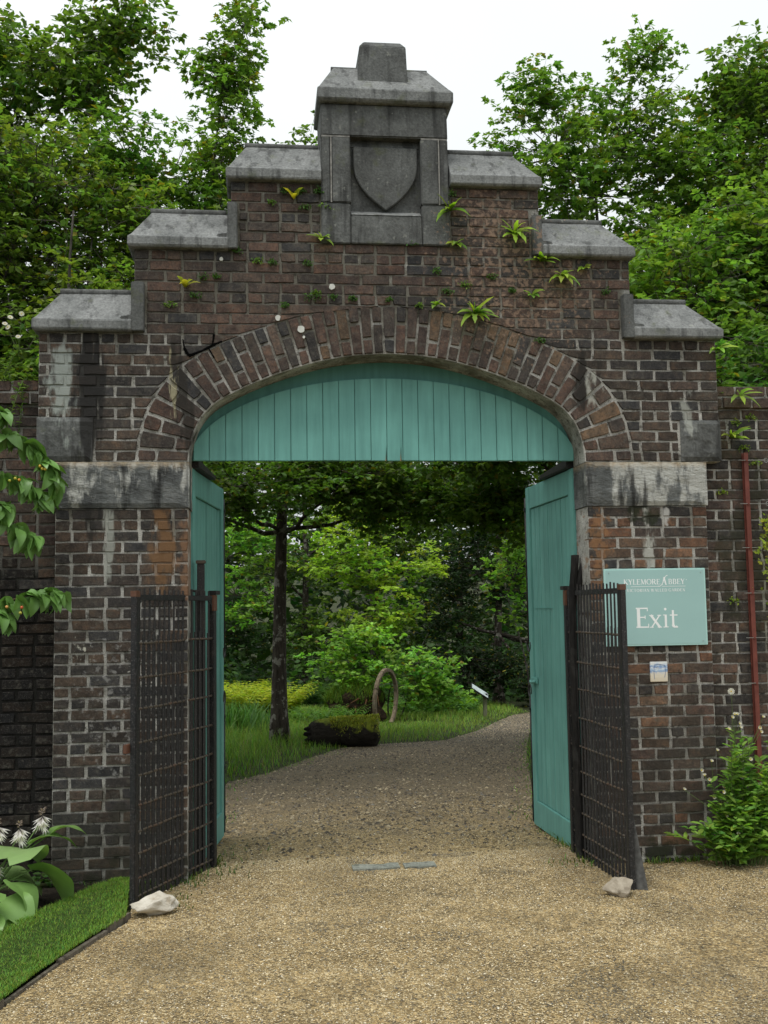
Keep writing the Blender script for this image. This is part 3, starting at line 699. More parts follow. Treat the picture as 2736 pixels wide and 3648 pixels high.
# cracks in the left haunch: raised black strips stand for the shade inside
CRK = m_plain('crack_shade', (.004, .004, .004), 1, 0)
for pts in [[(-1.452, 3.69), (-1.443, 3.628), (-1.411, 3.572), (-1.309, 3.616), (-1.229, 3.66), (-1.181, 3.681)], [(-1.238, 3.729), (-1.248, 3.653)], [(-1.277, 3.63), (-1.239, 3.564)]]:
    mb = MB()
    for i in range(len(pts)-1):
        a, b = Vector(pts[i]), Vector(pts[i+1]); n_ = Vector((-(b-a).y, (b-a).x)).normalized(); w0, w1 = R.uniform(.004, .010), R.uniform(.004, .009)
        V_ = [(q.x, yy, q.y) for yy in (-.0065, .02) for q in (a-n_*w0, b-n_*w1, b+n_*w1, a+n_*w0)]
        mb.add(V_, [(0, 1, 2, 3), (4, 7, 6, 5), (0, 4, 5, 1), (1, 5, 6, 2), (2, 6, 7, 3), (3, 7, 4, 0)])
    mb.build('crack_shade_strip', CRK, gate, jitter=.0015)
# white crusty lichen discs
LICH = m_plain('white_lichen', (.62, .62, .57), .95, .1)
for x, z, r in ((-.407, 4.084, .022), (-.792, 3.852, .021), (-.63, 3.771, .026), (-1.186, 4.269, .014), (-1.755, 4.07, .012), (-.61, 3.715, .010)):
    pts = [(x+r*R.uniform(.8, 1.1)*math.cos(a), z+r*R.uniform(.85, 1.15)*math.sin(a)) for a in np.linspace(0, 2*math.pi, 12)[:-1]]
    mb = MB(); mb.prism(pts, -.012, .02); mb.build('lichen_spot', LICH, gate)

# ================================================================== GARDEN WALLS LEFT AND RIGHT
def garden_wall(sign, label):
    t = thing('garden_wall', label, 'garden wall'); yw = .11; lst = []
    a, b = (-3.5, -WL) if sign < 0 else (WL, 3.6)
    if sign > 0: bsel = b
    for k in range(44):
        z1 = 3.235-k*CO; z0 = z1-CO
        if z0 < -.12: break
        e = WL if z0 < ZS else WA
        aa, bb = (a, -e) if sign < 0 else (e, b)
        course(aa, aa, bb, bb, z0, z1, k % 4 == 2, (.05 if k % 2 else .16), 'wl' if sign < 0 else 'wr', yw, lst, .1, .1)
    for k in range(2):           # two oversailing courses on top
        z0 = 3.24+k*.088; aa, bb = (a, -WA) if sign < 0 else (WA, b)
        course(aa, aa, bb, bb, z0, z0+.084, False, .11*k, 'wr', yw-.03-.012*(1-k), lst, .30, .30)
    emit_bricks(lst, t, 300, [], 'small_bricks')
    aa, bb = (-9, -WL-.002) if sign < 0 else (WL+.002, 9)
    mb = MB(); mb.box(aa, bb, yw+.012, .46, -.15, 3.245); mb.build('wall_core', MORTAR if sign > 0 else m_soot(), t)
    mb = MB(); mb.box(aa, (-WA-.002 if sign < 0 else bb), yw-.02, .46, 3.247, 3.405) if sign < 0 else mb.box(WA+.002, bb, yw-.02, .46, 3.247, 3.405)
    mb.build('coping_core', MORTAR, t); return t
def m_soot():
    m, nt = mat('sooty_mortar'); p = pos(nt); sep = nd(nt, 'SeparateXYZ', {0: p}); b = noise(nt, p, 110, 3, .6)
    e = math_(nt, 'ADD', sep.outputs[2], math_(nt, 'MULTIPLY', noise(nt, p, 5, 4), .5))
    c = ramp(nt, math_(nt, 'MULTIPLY', e, .25), [(.56, (.022, .021, .019)), (.64, (.22, .21, .185))])
    c = mixc(nt, 1, c, ramp(nt, b, [(.3, (.6,)*3), (.7, (1.25,)*3)]), 'MULTIPLY'); finish(nt, c, .95, b, .8, .006, .1); return m
garden_wall(-1, 'old brick garden wall blackened with soot low down, behind the cherry branches')
garden_wall(1, 'mossy dark brick garden wall behind the rust-red steel post')

# ================================================================== TIMBER TYMPANUM AND DOORS
ty = thing('timber_tympanum', 'fixed teal boarded panel with curved top filling the head of the arch', 'gate panel', (0, .25, 2.87))
def ptop(x): return 2.875+.605*math.sqrt(max(0, 1-(x/1.425)**2))**1.08
rim_o = [(-x*1.02, z+.02) for x, z in intr_r[::-1]]+[(x*1.02, z+.02) for x, z in intr_r[1:]]
rim_o = [(x, z) for x, z in rim_o if z > 2.875]
mb = MB(); mb.prism([(p[0], p[1]-2.87) for p in [(rim_o[0][0], 2.876)]+rim_o+[(rim_o[-1][0], 2.876)]], .032, .07); mb.build('arched_rim', TEAL_SHADE, ty)
NPK = 24; pw = 2.80/NPK; splits = {11, 12}
for i in range(NPK):
    x0, x1 = -1.40+i*pw+.0016, -1.40+(i+1)*pw-.0016
    if i == 0: x0 += .005
    zb = 2.872+R.uniform(-.002, .002)-2.87; q = [(x0, zb)]
    if i in splits:       # boards split upward from the lower edge
        xs = x1-.004 if i == 11 else x1-.012; q += [(xs-.007, zb), (xs, zb+.115), (xs+.003, zb+.004)]
    q += [(x1, zb)]+[(x, max(zb+.01, ptop(x)-2.87)) for x in np.linspace(x1, x0, 4)]
    mb = MB(); mb.prism(q, R.uniform(-.001, .001), .030); mb.build('plank', TEAL, ty, bevel=.003)
RAWOOD = m_plain('raw_split_wood', (.34, .24, .14), .9, .1)
for x in (-1.40+12*pw-.012, -1.40+13*pw-.018):
    mb = MB(); mb.add([(x-.006, .004, .0), (x+.005, .004, .0), (x+.001, .008, .115), (x-.006, .02, 0), (x+.005, .02, 0)], [(0, 1, 2), (0, 3, 4, 1), (0, 2, 3), (1, 4, 2)]); mb.build('split_edge', RAWOOD, ty)

def door(sign, near, far, label):
    """boarded door swung open into the wood; local x runs from hinge to free edge, local -y is the side facing the opening"""
    d = Vector((far[0]-near[0], far[1]-near[1], 0)); Ld = d.length; t = thing('boarded_door', label, 'door', (near[0], near[1], 0))
    t.rotation_euler = (0, 0, math.atan2(d.y, d.x)); s = 1 if sign > 0 else -1
    # in local space the face that looks at the opening is +y for the right door, -y for the left one
    f = lambda a, b: tuple(sorted((a*s, b*s)))
    Zb, Zt = -.045, 2.825
    def bx(name, x0, x1, ya, yb, z0, z1, m=TEALW, par=None, bev=.004):
        mb = MB(); y0, y1 = f(ya, yb); mb.box(x0, x1, y0, y1, z0, z1); return mb.build(name, m, par or t, bevel=bev)
    nb = 9; pb = (Ld-.24)/nb
    for i in range(nb): bx('plank', .12+i*pb+.002, .12+(i+1)*pb-.002, -.030, R.uniform(-.003, 0), .17, 2.63, TEALW, None, .003)
    bx('stile', 0, .118, -.04, .014, Zb, Zt); bx('stile', Ld-.118, Ld, -.04, .014, Zb, Zt)
    bx('rail', .12, Ld-.12, -.04, .012, 2.635, Zt-.002); bx('kick_board', .122, Ld-.122, -.04, .016, Zb+.002, .165)
    bx('rail', .12, Ld-.12, -.042, -.031, 1.30, 1.44); bx('lock_rail', .66, Ld-.121, -.03, .004, 1.776, 1.784)
    # espagnolette bolt rods on the free edge, with looped handles
    for z0, z1, zl, w_ in ((1.52, 2.74, 1.52, -1), (-.02, 1.02, 1.02, 1)):
        mb = MB(); X = Ld+.014; mb.tube([(X, .012*s, z0), (X, .012*s, z1)], .0105, 8)
        o = mb.build('bolt_rod', IRON, t, smooth=True)
        lb = MB(); lb.tube([(X+.055*math.sin(a), .012*s, zl+w_*(.055-.055*math.cos(a))) for a in np.linspace(0, 5.2, 12)], .0085, 6); lb.build('loop_handle', IRON, o, smooth=True)
        kb = MB()
        for zz in np.linspace(z0+.12, z1-.1, 3): kb.box(Ld-.002, X+.016, min(-.008*s, .026*s), max(-.008*s, .026*s), zz-.012, zz+.012)
        kb.build('staple', IRON, o)
    if sign > 0:
        hb = MB(); hb.tube([(Ld-.20, .03*s, 1.165), (Ld-.13, .045*s, 1.155), (Ld-.07, .03*s, 1.165)], .011, 6); o = hb.build('pull_handle', TEALW, t, smooth=True)
        bx('latch_plate', Ld-.22, Ld-.06, .004, .018, 1.145, 1.195, TEALW, o, .003)
    # tarred capping over the hinge end
    mb = MB(); y0, y1 = f(-.06, .05); mb.add([(.02, y0, Zt+.004), (.02, y1, Zt+.004), (.78, y1, Zt+.004), (.78, y0, Zt+.004), (.02, y0, Zt+.075), (.02, y1, Zt+.075), (.76, y1, Zt+.04), (.76, y0, Zt+.04)],
        [(0, 3, 2, 1), (4, 5, 6, 7), (0, 1, 5, 4), (1, 2, 6, 5), (2, 3, 7, 6), (3, 0, 4, 7)]); mb.build('capping_board', IRON, t, bevel=.006)
    return t
door(1, (1.412, .31), (1.392, 1.67), 'teal boarded door standing open on the side of the Exit notice')
door(-1, (-1.416, .31), (-1.245, 1.67), 'teal boarded door standing open behind the iron leaf by the grass')

# ================================================================== IRON GATES
def iron_gate(near, far, label, name='iron_gate'):
    d = Vector((near[0]-far[0], near[1]-far[1], 0)); Lg = d.length
    t = thing(name, label, 'gate', (far[0], far[1], 0), 'wrought iron gate leaves'); t.rotation_euler = (0, 0, math.atan2(d.y, d.x))
    def bar(nm, x, y, r, z0, z1, n=5, par=None):
        mb = MB(); b = R.uniform(-.002, .002); mb.tube([(x, y, z0), (x+b, y+R.uniform(-.002, .002), (z0+z1)/2), (x, y, z1)], [r, r, r*.8], n); return mb.build(nm, IRON, par or t)
    mb = MB(); mb.box(-.018, .030, -.018, .018, -.005, 1.915); mb.build('hanging_stile', IRON, t, bevel=.004, jitter=.001)
    mb = MB(); mb.box(Lg-.022, Lg+.022, -.020, .020, -.015, 1.930); mb.build('meeting_stile', IRON, t, bevel=.004, jitter=.001)
    mb = MB(); mb.box(.031, Lg-.023, -.008, .008, 1.872, 1.908); o = mb.build('top_rail', IRON, t, bevel=.003)
    for x, s in ((.03, 1), (Lg-.022, -1)):
        mb = MB(); mb.prism([(x, 1.87), (x+.055*s, 1.871), (x+.02*s, 1.845), (x, 1.78)], -.006, .006); mb.build('corner_bracket', IRON, o)
    zs = [1.604, 1.388, 1.196, .988, .786, .604, .446, .314, .162, .056]
    for z in zs:
        pts = [(x, R.uniform(-.002, .002), z+R.uniform(-.0035, .0035)) for x in np.linspace(.03, Lg-.022, 9)]
        mb = MB(); mb.tube(pts, .0085, 6); mb.build('rail', RAILM, t, smooth=True)
    nb = 16; sp = (Lg-.06)/nb
    for i in range(nb): bar('bar', .035+sp*(i+.5), -.004, .0086, -.002+R.uniform(0, .008), 1.945+R.uniform(-.006, .006))
    for i in range(nb-1): bar('dog_bar', .035+sp*(i+1), .004, .0078, .0+R.uniform(0, .012), 1.650+R.uniform(-.006, .008))
    mb = MB(); mb.box(-.052, .02, -.03, .03, 1.915, 1.945); mb.build('hinge_plate', IRON, t, bevel=.003)
    return t, Lg
RUSTRED = m_iron('rusted_iron', (.11, .042, .02), .9)
g1, L1 = iron_gate((-1.702, -.58), (-1.262, .41), 'black wrought iron gate leaf standing open beside the lawn strip')
g2, L2 = iron_gate((1.408, -.69), (1.352, .40), 'black wrought iron gate leaf standing open in front of the Exit notice')
for g, Lg in ((g1, L1), (g2, L2)):
    mb = MB(); mb.box(-.020, .032, -.0195, .0195, 1.80, 1.912); mb.build('rust_patch', RUSTRED, g)
    mb = MB(); mb.box(Lg-.0235, Lg+.0235, -.0215, .0215, 1.895, 1.932); mb.build('rust_patch', RUSTRED, g)
mb = MB(); mb.box(L1-.03, L1+.055, -.05, -.02, .93, .985); mb.build('lock_keep', RUSTRED, g1, bevel=.004)
# hanging posts
o = thing('gate_post', 'square black iron post rising above the gate leaf by the lawn', 'gate post', (-1.345, .30, 0))
mb = MB(); mb.box(-.026, .026, -.026, .026, -.06, 2.135); mb.build('shaft', IRON, o, bevel=.004); mb = MB(); mb.box(-.034, .034, -.034, .034, 2.136, 2.16); mb.build('cap', RAILM, o, bevel=.004)
mb = MB(); mb.tube([(-.02, -.03, 1.935), (-.10, -.02, 1.955), (-.16, .02, 1.96)], .008, 6); mb.build('tie_rod', IRON, o)
o = thing('gate_post', 'forked black timber post rising above the gate leaf by the Exit notice', 'gate post', (1.355, .22, 0))
CHAR = m_bark('tarred_timber', (.008, .008, .008), (.03, .028, .026), (.06, .06, .055), .3)
mb = MB(); mb.tube([(-.005, 0, -.06), (-.01, 0, .9), (-.008, 0, 1.75), (.0, 0, 1.92), (.012, 0, 2.06), (.022, 0, 2.165)], [.034, .032, .031, .031, .031, .027], 7); mb.build('shaft', CHAR, o, jitter=.004)
mb = MB(); mb.tube([(.015, -.005, 1.88), (.042, -.01, 1.97), (.062, -.012, 2.05), (.098, -.012, 2.165)], [.026, .024, .022, .017], 7); mb.build('forked_limb', CHAR, o, jitter=.003)
# grey batten propping the right leaf
mb = MB(); mb.add([(1.432, -.70, -.01), (1.500, -.74, -.01), (1.500, -.66, -.01), (1.440, -.64, -.01), (1.425, -.66, .44), (1.447, -.66, .44), (1.447, -.63, .44), (1.425, -.63, .44)], [(0, 3, 2, 1), (4, 5, 6, 7), (0, 1, 5, 4), (1, 2, 6, 5), (2, 3, 7, 6), (3, 0, 4, 7)])
tag(mb.build('prop_wedge', m_plain('grey_batten', (.10, .10, .095), .9, .1, 0, .35, 30), bevel=.003), 'grey timber wedge propped against the foot of the gate leaf by the Exit notice', 'wedge')
# stones holding the leaves open
def m_rock(n, lo, hi, br):
    m, nt = mat(n); p = pos(nt); a = noise(nt, p, 9, 6, .65); b = noise(nt, p, 45, 5, .65)
    c = ramp(nt, a, [(.3, lo), (.65, hi)]); c = mixc(nt, ramp(nt, noise(nt, p, 14, 4), [(.55, 0), (.68, .7)]), c, br)
    finish(nt, c, .85, math_(nt, 'ADD', a, b), .7, .01, .3); return m
o = rock('boulder', m_rock('pale_quartzite', (.33, .29, .22), (.60, .56, .48), (.26, .19, .11)), None, (.145, .092, .072), 4, 4, .25); o.location = (-1.575, -.76, .058); o.rotation_euler = (0, .05, .18)
tag(o, 'large pale angular stone holding the gate leaf beside the lawn', 'stone')
o = rock('boulder', m_rock('buff_sandstone', (.24, .20, .15), (.42, .37, .29), (.17, .14, .10)), None, (.105, .085, .068), 11, 4, .15); o.location = (1.285, -.80, .05); o.rotation_euler = (.1, 0, -.15)
tag(o, 'small rounded buff stone holding the gate leaf by the Exit notice', 'stone')
# threshold slabs showing through the gravel
SLAB = m_stone('slate_slab', (.14, .15, .125), (.30, .31, .27), False)
for (x0, x1, lab) in ((-.30, .03, 'worn grey-green threshold slab left flush in the gravel, broader half'), (.06, .285, 'worn grey-green threshold slab flush in the gravel, narrower half')):
    lab = lab.replace('slab left flush', 'slab flush'); pts = []
    for t in np.linspace(0, 1, 7): pts.append((x0+(x1-x0)*t, .10+R.uniform(-.022, .022)))
    for t in np.linspace(1, 0, 7): pts.append((x0+(x1-x0)*t, .235+R.uniform(-.022, .022)))
    n_ = len(pts); V_ = [(x, y, .013) for x, y in pts]+[(x, y, -.05) for x, y in pts]
    mb = MB(); mb.add(V_, [tuple(range(n_)), tuple(range(2*n_-1, n_-1, -1))]+[(i, i+n_, (i+1) % n_+n_, (i+1) % n_) for i in range(n_)]); tag(mb.build('threshold_slab', SLAB), lab, 'slab')

# ================================================================== EXIT NOTICE
SX, SZ, SW, SH = 1.509, 1.504, .752, .550
sg = thing('notice_board', 'pale teal notice board with white Exit lettering fixed to the brick pier', 'sign', (SX, -.014, SZ))
SB = m_plain('sign_face', (.33, .52, .50), .45, .4, 0, .03, 3); SBE = m_plain('sign_edge', (.42, .66, .62), .45, .4, 0, .03, 3); WHITE = m_plain('white_vinyl', (.86, .88, .87), .5, .3, 0, .02)
mb = MB(); mb.box(0, SW, -.012, .008, 0, SH); mb.build('border', SBE, sg, bevel=.002)
mb = MB(); mb.box(.011, SW-.011, -.0135, -.0121, .011, SH-.011); mb.build('panel', SB, sg)
SCREW = m_plain('screw_head', (.35, .42, .40), .4, .5, .6)
for x, z in ((.035, .52), (.717, .52), (.717, .03), (.035, .03)):
    mb = MB(); mb.tube([(x, -.0136, z), (x, -.0165, z)], .004, 8); mb.build('screw', SCREW, sg)
# serif lettering built from strokes in a unit em: ('l',x0,y0,x1,y1,w) ('a',cx,cy,rx,ry,a0,a1) ('s',x,y,halfwidth) serif
TH, TN = .165, .066
GL = {
 'E': (.62, [('l', .14, 0, .14, 1, TH), ('l', .02, .965, .56, .965, .07), ('l', .02, .035, .60, .035, .07), ('l', .14, .52, .44, .52, .06), ('l', .55, .82, .55, 1.0, .045), ('l', .59, 0, .59, .20, .045), ('l', .44, .43, .44, .61, .045)]),
 'K': (.74, [('l', .14, 0, .14, 1, TH), ('s', .14, 0, .12), ('s', .14, 1, .12), ('l', .18, .46, .60, 1, TN), ('s', .60, 1, .10), ('l', .28, .55, .66, 0, TH), ('s', .68, 0, .10)]),
 'Y': (.70, [('l', .35, 0, .35, .48, TH), ('s', .35, 0, .13), ('l', .08, 1, .35, .45, TH), ('l', .62, 1, .35, .45, TN), ('s', .10, 1, .10), ('s', .61, 1, .10)]),
 'L': (.60, [('l', .14, 0, .14, 1, TH), ('s', .14, 1, .12), ('l', .02, .035, .56, .035, .07), ('l', .55, 0, .55, .22, .045)]),
 'M': (.94, [('l', .13, 0, .17, 1, TN), ('s', .13, 0, .10), ('l', .17, 1, .46, .05, TH), ('l', .75, 1, .46, .05, TN), ('l', .77, 1, .81, 0, TH), ('s', .81, 0, .11), ('s', .13, 1, .07), ('s', .80, 1, .07)]),
 'O': (.84, [('a', .42, .5, .36, .48, 0, 360)]), 'C': (.76, [('a', .42, .5, .36, .48, 45, 315), ('l', .68, .74, .68, .98, .045), ('l', .68, .04, .68, .2, .045)]),
 'G': (.84, [('a', .42, .5, .36, .48, 45, 320), ('l', .70, .08, .70, .44, TH), ('s', .70, .44, .11), ('l', .69, .74, .69, .98, .045)]),
 'R': (.74, [('l', .14, 0, .14, 1, TH), ('s', .14, 0, .12), ('l', .02, .97, .34, .97, .06), ('a', .32, .735, .24, .235, -90, 90), ('l', .14, .50, .32, .50, .05), ('l', .32, .5, .66, 0, TH), ('s', .68, 0, .09)]),
 'A': (.76, [('l', .08, 0, .37, 1, TN), ('l', .37, 1, .66, 0, TH), ('l', .17, .34, .56, .34, .05), ('s', .08, 0, .10), ('s', .67, 0, .10)]),
 'B': (.70, [('l', .14, 0, .14, 1, TH), ('l', .02, .97, .32, .97, .06), ('l', .02, .03, .34, .03, .06), ('l', .14, .53, .32, .53, .05), ('a', .30, .75, .22, .22, -90, 90), ('a', .32, .275, .26, .26, -90, 90)]),
 'V': (.74, [('l', .10, 1, .37, 0, TH), ('l', .64, 1, .37, 0, TN), ('s', .10, 1, .11), ('s', .64, 1, .10)]),
 'I': (.34, [('l', .17, 0, .17, 1, TH), ('s', .17, 0, .13), ('s', .17, 1, .13)]),
 'T': (.70, [('l', .35, 0, .35, 1, TH), ('s', .35, 0, .13), ('l', .05, .965, .65, .965, .07), ('l', .055, .80, .055, 1, .045), ('l', .645, .80, .645, 1, .045)]),
 'N': (.82, [('l', .14, 0, .14, 1, TN), ('s', .14, 0, .11), ('l', .14, 1, .68, 0, TH), ('l', .68, 0, .68, 1, TN), ('s', .68, 1, .11), ('s', .10, 1, .07)]),
 'W': (1.05, [('l', .09, 1, .31, 0, TH), ('l', .31, 0, .52, .96, TN), ('l', .50, 1, .72, 0, TH), ('l', .72, 0, .94, 1, TN), ('s', .10, 1, .10), ('s', .94, 1, .10), ('s', .51, 1, .08)]),
 'D': (.82, [('l', .14, 0, .14, 1, TH), ('l', .02, .97, .36, .97, .06), ('l', .02, .03, .36, .03, .06), ('a', .34, .5, .38, .48, -90, 90)]),
 'x': (.56, [('l', .06, .63, .48, 0, .12), ('l', .48, .63, .08, 0, TN), ('s', .09, .63, .10), ('s', .45, .63, .09), ('s', .09, 0, .09), ('s', .46, 0, .10)]),
 'i': (.32, [('l', .17, 0, .17, .64, .115), ('s', .17, 0, .12), ('l', .05, .62, .17, .62, .045), ('d', .16, .91, .068)]),
 't': (.42, [('l', .17, .1, .17, .86, .11), ('l', .02, .61, .38, .61, .06), ('a', .28, .13, .11, .11, 180, 315)]),
}
def stroke_text(name, txt, x, z, h, par, y=-.0140, track=.06, wide=1.0, to=None):
    if to: wide = (to-x)/(h*sum(.36 if c == ' ' else GL[c][0]+track for c in txt))
    mb = MB(); k = 0
    def quad(p, q, w0):
        nonlocal k
        a, b = Vector(p), Vector(q); d = (b-a); d = d.normalized() if d.length else Vector((1, 0)); n_ = Vector((-d.y, d.x))*w0/2
        yy = y-.00003*(k % 7); k += 1; P = [a-n_, b-n_, b+n_, a+n_]; mb.add([(v.x, yy, v.y) for v in P], [(0, 1, 2, 3)])
    for ch in txt:
        if ch == ' ': x += h*.36*wide; continue
        wd, st = GL[ch]; T = lambda u, v: (x+u*h*wide, z+v*h)
        for s in st:
            if s[0] == 'l': quad(T(s[1], s[2]), T(s[3], s[4]), s[5]*h)
            elif s[0] == 's': quad(T(s[1]-s[3], abs(s[2]-.022)), T(s[1]+s[3], abs(s[2]-.022)), .045*h)
            elif s[0] == 'd':
                c = T(s[1], s[2]); mb.add([(c[0]+s[3]*h*math.cos(a), y, c[1]+s[3]*h*math.sin(a)) for a in np.linspace(0, 6.283, 15)[:-1]], [tuple(range(14))])
            else:
                A = np.radians(np.linspace(s[5], s[6], 22)); O = []; I = []
                for a in A:
                    wv = (TN+(TH-TN)*abs(math.cos(a)))*h; c = T(s[1]+s[3]*math.cos(a), s[2]+s[4]*math.sin(a)); n_ = Vector((math.cos(a)*s[4], math.sin(a)*s[3])).normalized()*wv/2
                    O.append((c[0]+n_.x, y-.0002, c[1]+n_.y)); I.append((c[0]-n_.x, y-.0002, c[1]-n_.y))
                m_ = len(A); mb.add(O+I, [(i, i+1, m_+i+1, m_+i) for i in range(m_-1)])
        x += (wd+track)*h*wide
    o = mb.build(name, WHITE, par); return o, x
stroke_text('lettering', 'Exit', .222, .128, .143, sg, track=.02, wide=1.12)
stroke_text('lettering', 'KYLEMORE', .143, .436, .038, sg, track=.05, to=.415)
stroke_text('lettering', 'A', .424, .432, .056, sg, wide=.88); stroke_text('lettering', 'BBEY', .474, .436, .038, sg, track=.04, to=.598)
stroke_text('lettering', 'VICTORIAN WALLED GARDEN', .165, .384, .021, sg, track=.16, to=.600)
mb = MB(); mb.box(.195, .400, -.0143, -.0138, .4195, .4225); mb.box(.425, .600, -.0143, -.0138, .4195, .4225); mb.build('underline', WHITE, sg)
sw = [(.470, .500), (.455, .494), (.446, .478), (.436, .455), (.425, .434), (.410, .421), (.396, .424)]; mb = MB()
for i in range(len(sw)-1):
    a, b = Vector(sw[i]), Vector(sw[i+1]); n_ = Vector((-(b-a).y, (b-a).x)).normalized()*.0022; mb.add([(v.x, -.01440, v.y) for v in (a-n_, b-n_, b+n_, a+n_)], [(0, 1, 2, 3)])
mb.build('flourish', WHITE, sg)
mb = MB(); mb.add([(.6085+.003*math.cos(a), -.0143, .467+.003*math.sin(a)) for a in np.linspace(0, 6.283, 11)[:-1]], [tuple(range(10))]); mb.build('registered_mark', WHITE, sg)
# small painted tile
def m_tile():
    m, nt = mat('painted_tile'); tc = nt.nodes.new('ShaderNodeTexCoord').outputs['Object']; sep = nd(nt, 'SeparateXYZ', {0: tc}); z = sep.outputs[2]
    n_ = noise(nt, scaled(nt, tc, (30, 1, 70)), 1, 4); e = math_(nt, 'ADD', math_(nt, 'MULTIPLY', z, 7.1), math_(nt, 'MULTIPLY', math_(nt, 'SUBTRACT', n_, .5), .5))
    c = ramp(nt, e, [(.0, (.66, .58, .44)), (.38, (.72, .66, .54)), (.45, (.62, .62, .62)), (.52, (.22, .34, .55)), (.60, (.45, .58, .72)), (.66, (.72, .76, .78)), (.74, (.18, .30, .55)), (.82, (.50, .62, .75)), (.95, (.75, .76, .74))])
    finish(nt, c, .25, None, spec=.5); return m
tl = thing('wall_tile', 'small cream and blue painted tile below the Exit notice', 'tile', (1.831, -.012, 1.248))
mb = MB(); mb.box(0, .128, 0, .018, 0, .142); mb.build('tile_face', m_tile(), tl, bevel=.003)
BLUE = m_plain('blue_glaze', (.10, .16, .33), .3, .5); mb = MB()
for pts in ([(.030, .02), (.026, .06), (.030, .12)], [(.030, .12), (.060, .124), (.105, .118)], [(.108, .118), (.112, .07), (.104, .03)], [(.04, .10), (.055, .108), (.06, .095)]):
    mb.tube([(x, -.0005, z) for x, z in pts], .0018, 5)
mb.build('painted_outline', BLUE, tl)

# ================================================================== STEEL POST WITH WIRES ON THE RIGHT WALL
tp = thing('trellis_post', 'rust-red steel post with plant wires against the mossy wall', 'post', (2.66, .06, 0))
OXIDE = m_plain('red_oxide_paint', (.15, .042, .030), .6, .35, 0, .25, 14); GALV = m_plain('galvanised_wire', (.32, .33, .33), .45, .5, .7)
mb = MB(); mb.prism([(-.028, -.05), (.0, -.05), (.0, 2.905), (-.028, 2.905)], -.006, -.001); mb.box(.0, .005, -.006, .03, -.05, 2.905); mb.box(-.028, .022, .030, .034, -.05, 2.905); mb.build('angle_iron', OXIDE, tp)
for z in (2.847, 2.525, 2.201, 1.869, 1.545, 1.217):
    mb = MB(); mb.tube([(-.075, -.012, z), (.6, -.012, z-.004), (3.5, -.012, z)], .0028, 5); o = mb.build('wire', GALV, tp)
    mb = MB(); mb.tube([(-.012, -.016, z), (-.012, -.004, z)], .009, 6); mb.build('bolt', OXIDE, o)
    if z in (2.847, 2.525, 1.545):
        mb = MB(); mb.tube([(.14+.016*math.cos(a), -.012+.001, z+.016*math.sin(a)) for a in np.linspace(0, 6.2, 10)], .0026, 5); mb.build('eye_bolt', GALV, o)

# ================================================================== LEAVES AND TREES
LOBED = (np.array([(0, 0, 0), (.30, .24, .05), (.40, .10, .03), (.62, .36, .07), (.72, .13, .03), (1, 0, -.08), (.30, -.24, .05), (.40, -.10, .03), (.62, -.36, .07), (.72, -.13, .03)], float),
         [np.array([(0, 1, 2, 3, 4, 5)])[:, ::-1], np.array([(0, 6, 7, 8, 9, 5)])])
PLAIN = (np.array([(0, 0, 0), (.35, .30, .06), (.72, .22, .04), (1, 0, -.06), (.35, -.30, .06), (.72, -.22, .04)], float),
         [np.array([(0, 3, 2, 1)]), np.array([(0, 4, 5, 3)])])
RHOMB = (np.array([(0, 0, 0), (.45, .32, .07), (1, 0, -.04), (.45, -.32, .07)], float), [np.array([(0, 2, 1)]), np.array([(0, 3, 2)])])
def unit(a): return a/np.maximum(np.linalg.norm(a, axis=-1, keepdims=True), 1e-9)
def leaf_arrays(P, D, U, Ln, shape, wid=1.0):
    """leaves at P pointing along D with face normal near U"""
    T, polys = shape; D = unit(D); S = unit(np.cross(U, D)); N = np.cross(D, S); n = len(P); k = len(T)
    A = P[:, None]+Ln[:, None, None]*(D[:, None]*T[None, :, :1]+S[:, None]*(T[None, :, 1:2]*wid)+N[:, None]*T[None, :, 2:3])
    b = np.arange(n)[:, None]*k; F_ = [(b[:, :, None]+p[None]).reshape(-1, p.shape[1]) for p in polys]
    return A.reshape(-1, 3), F_, k
def rnd_dirs(n, rng): return unit(rng.normal(size=(n, 3)))
class Limb: pass
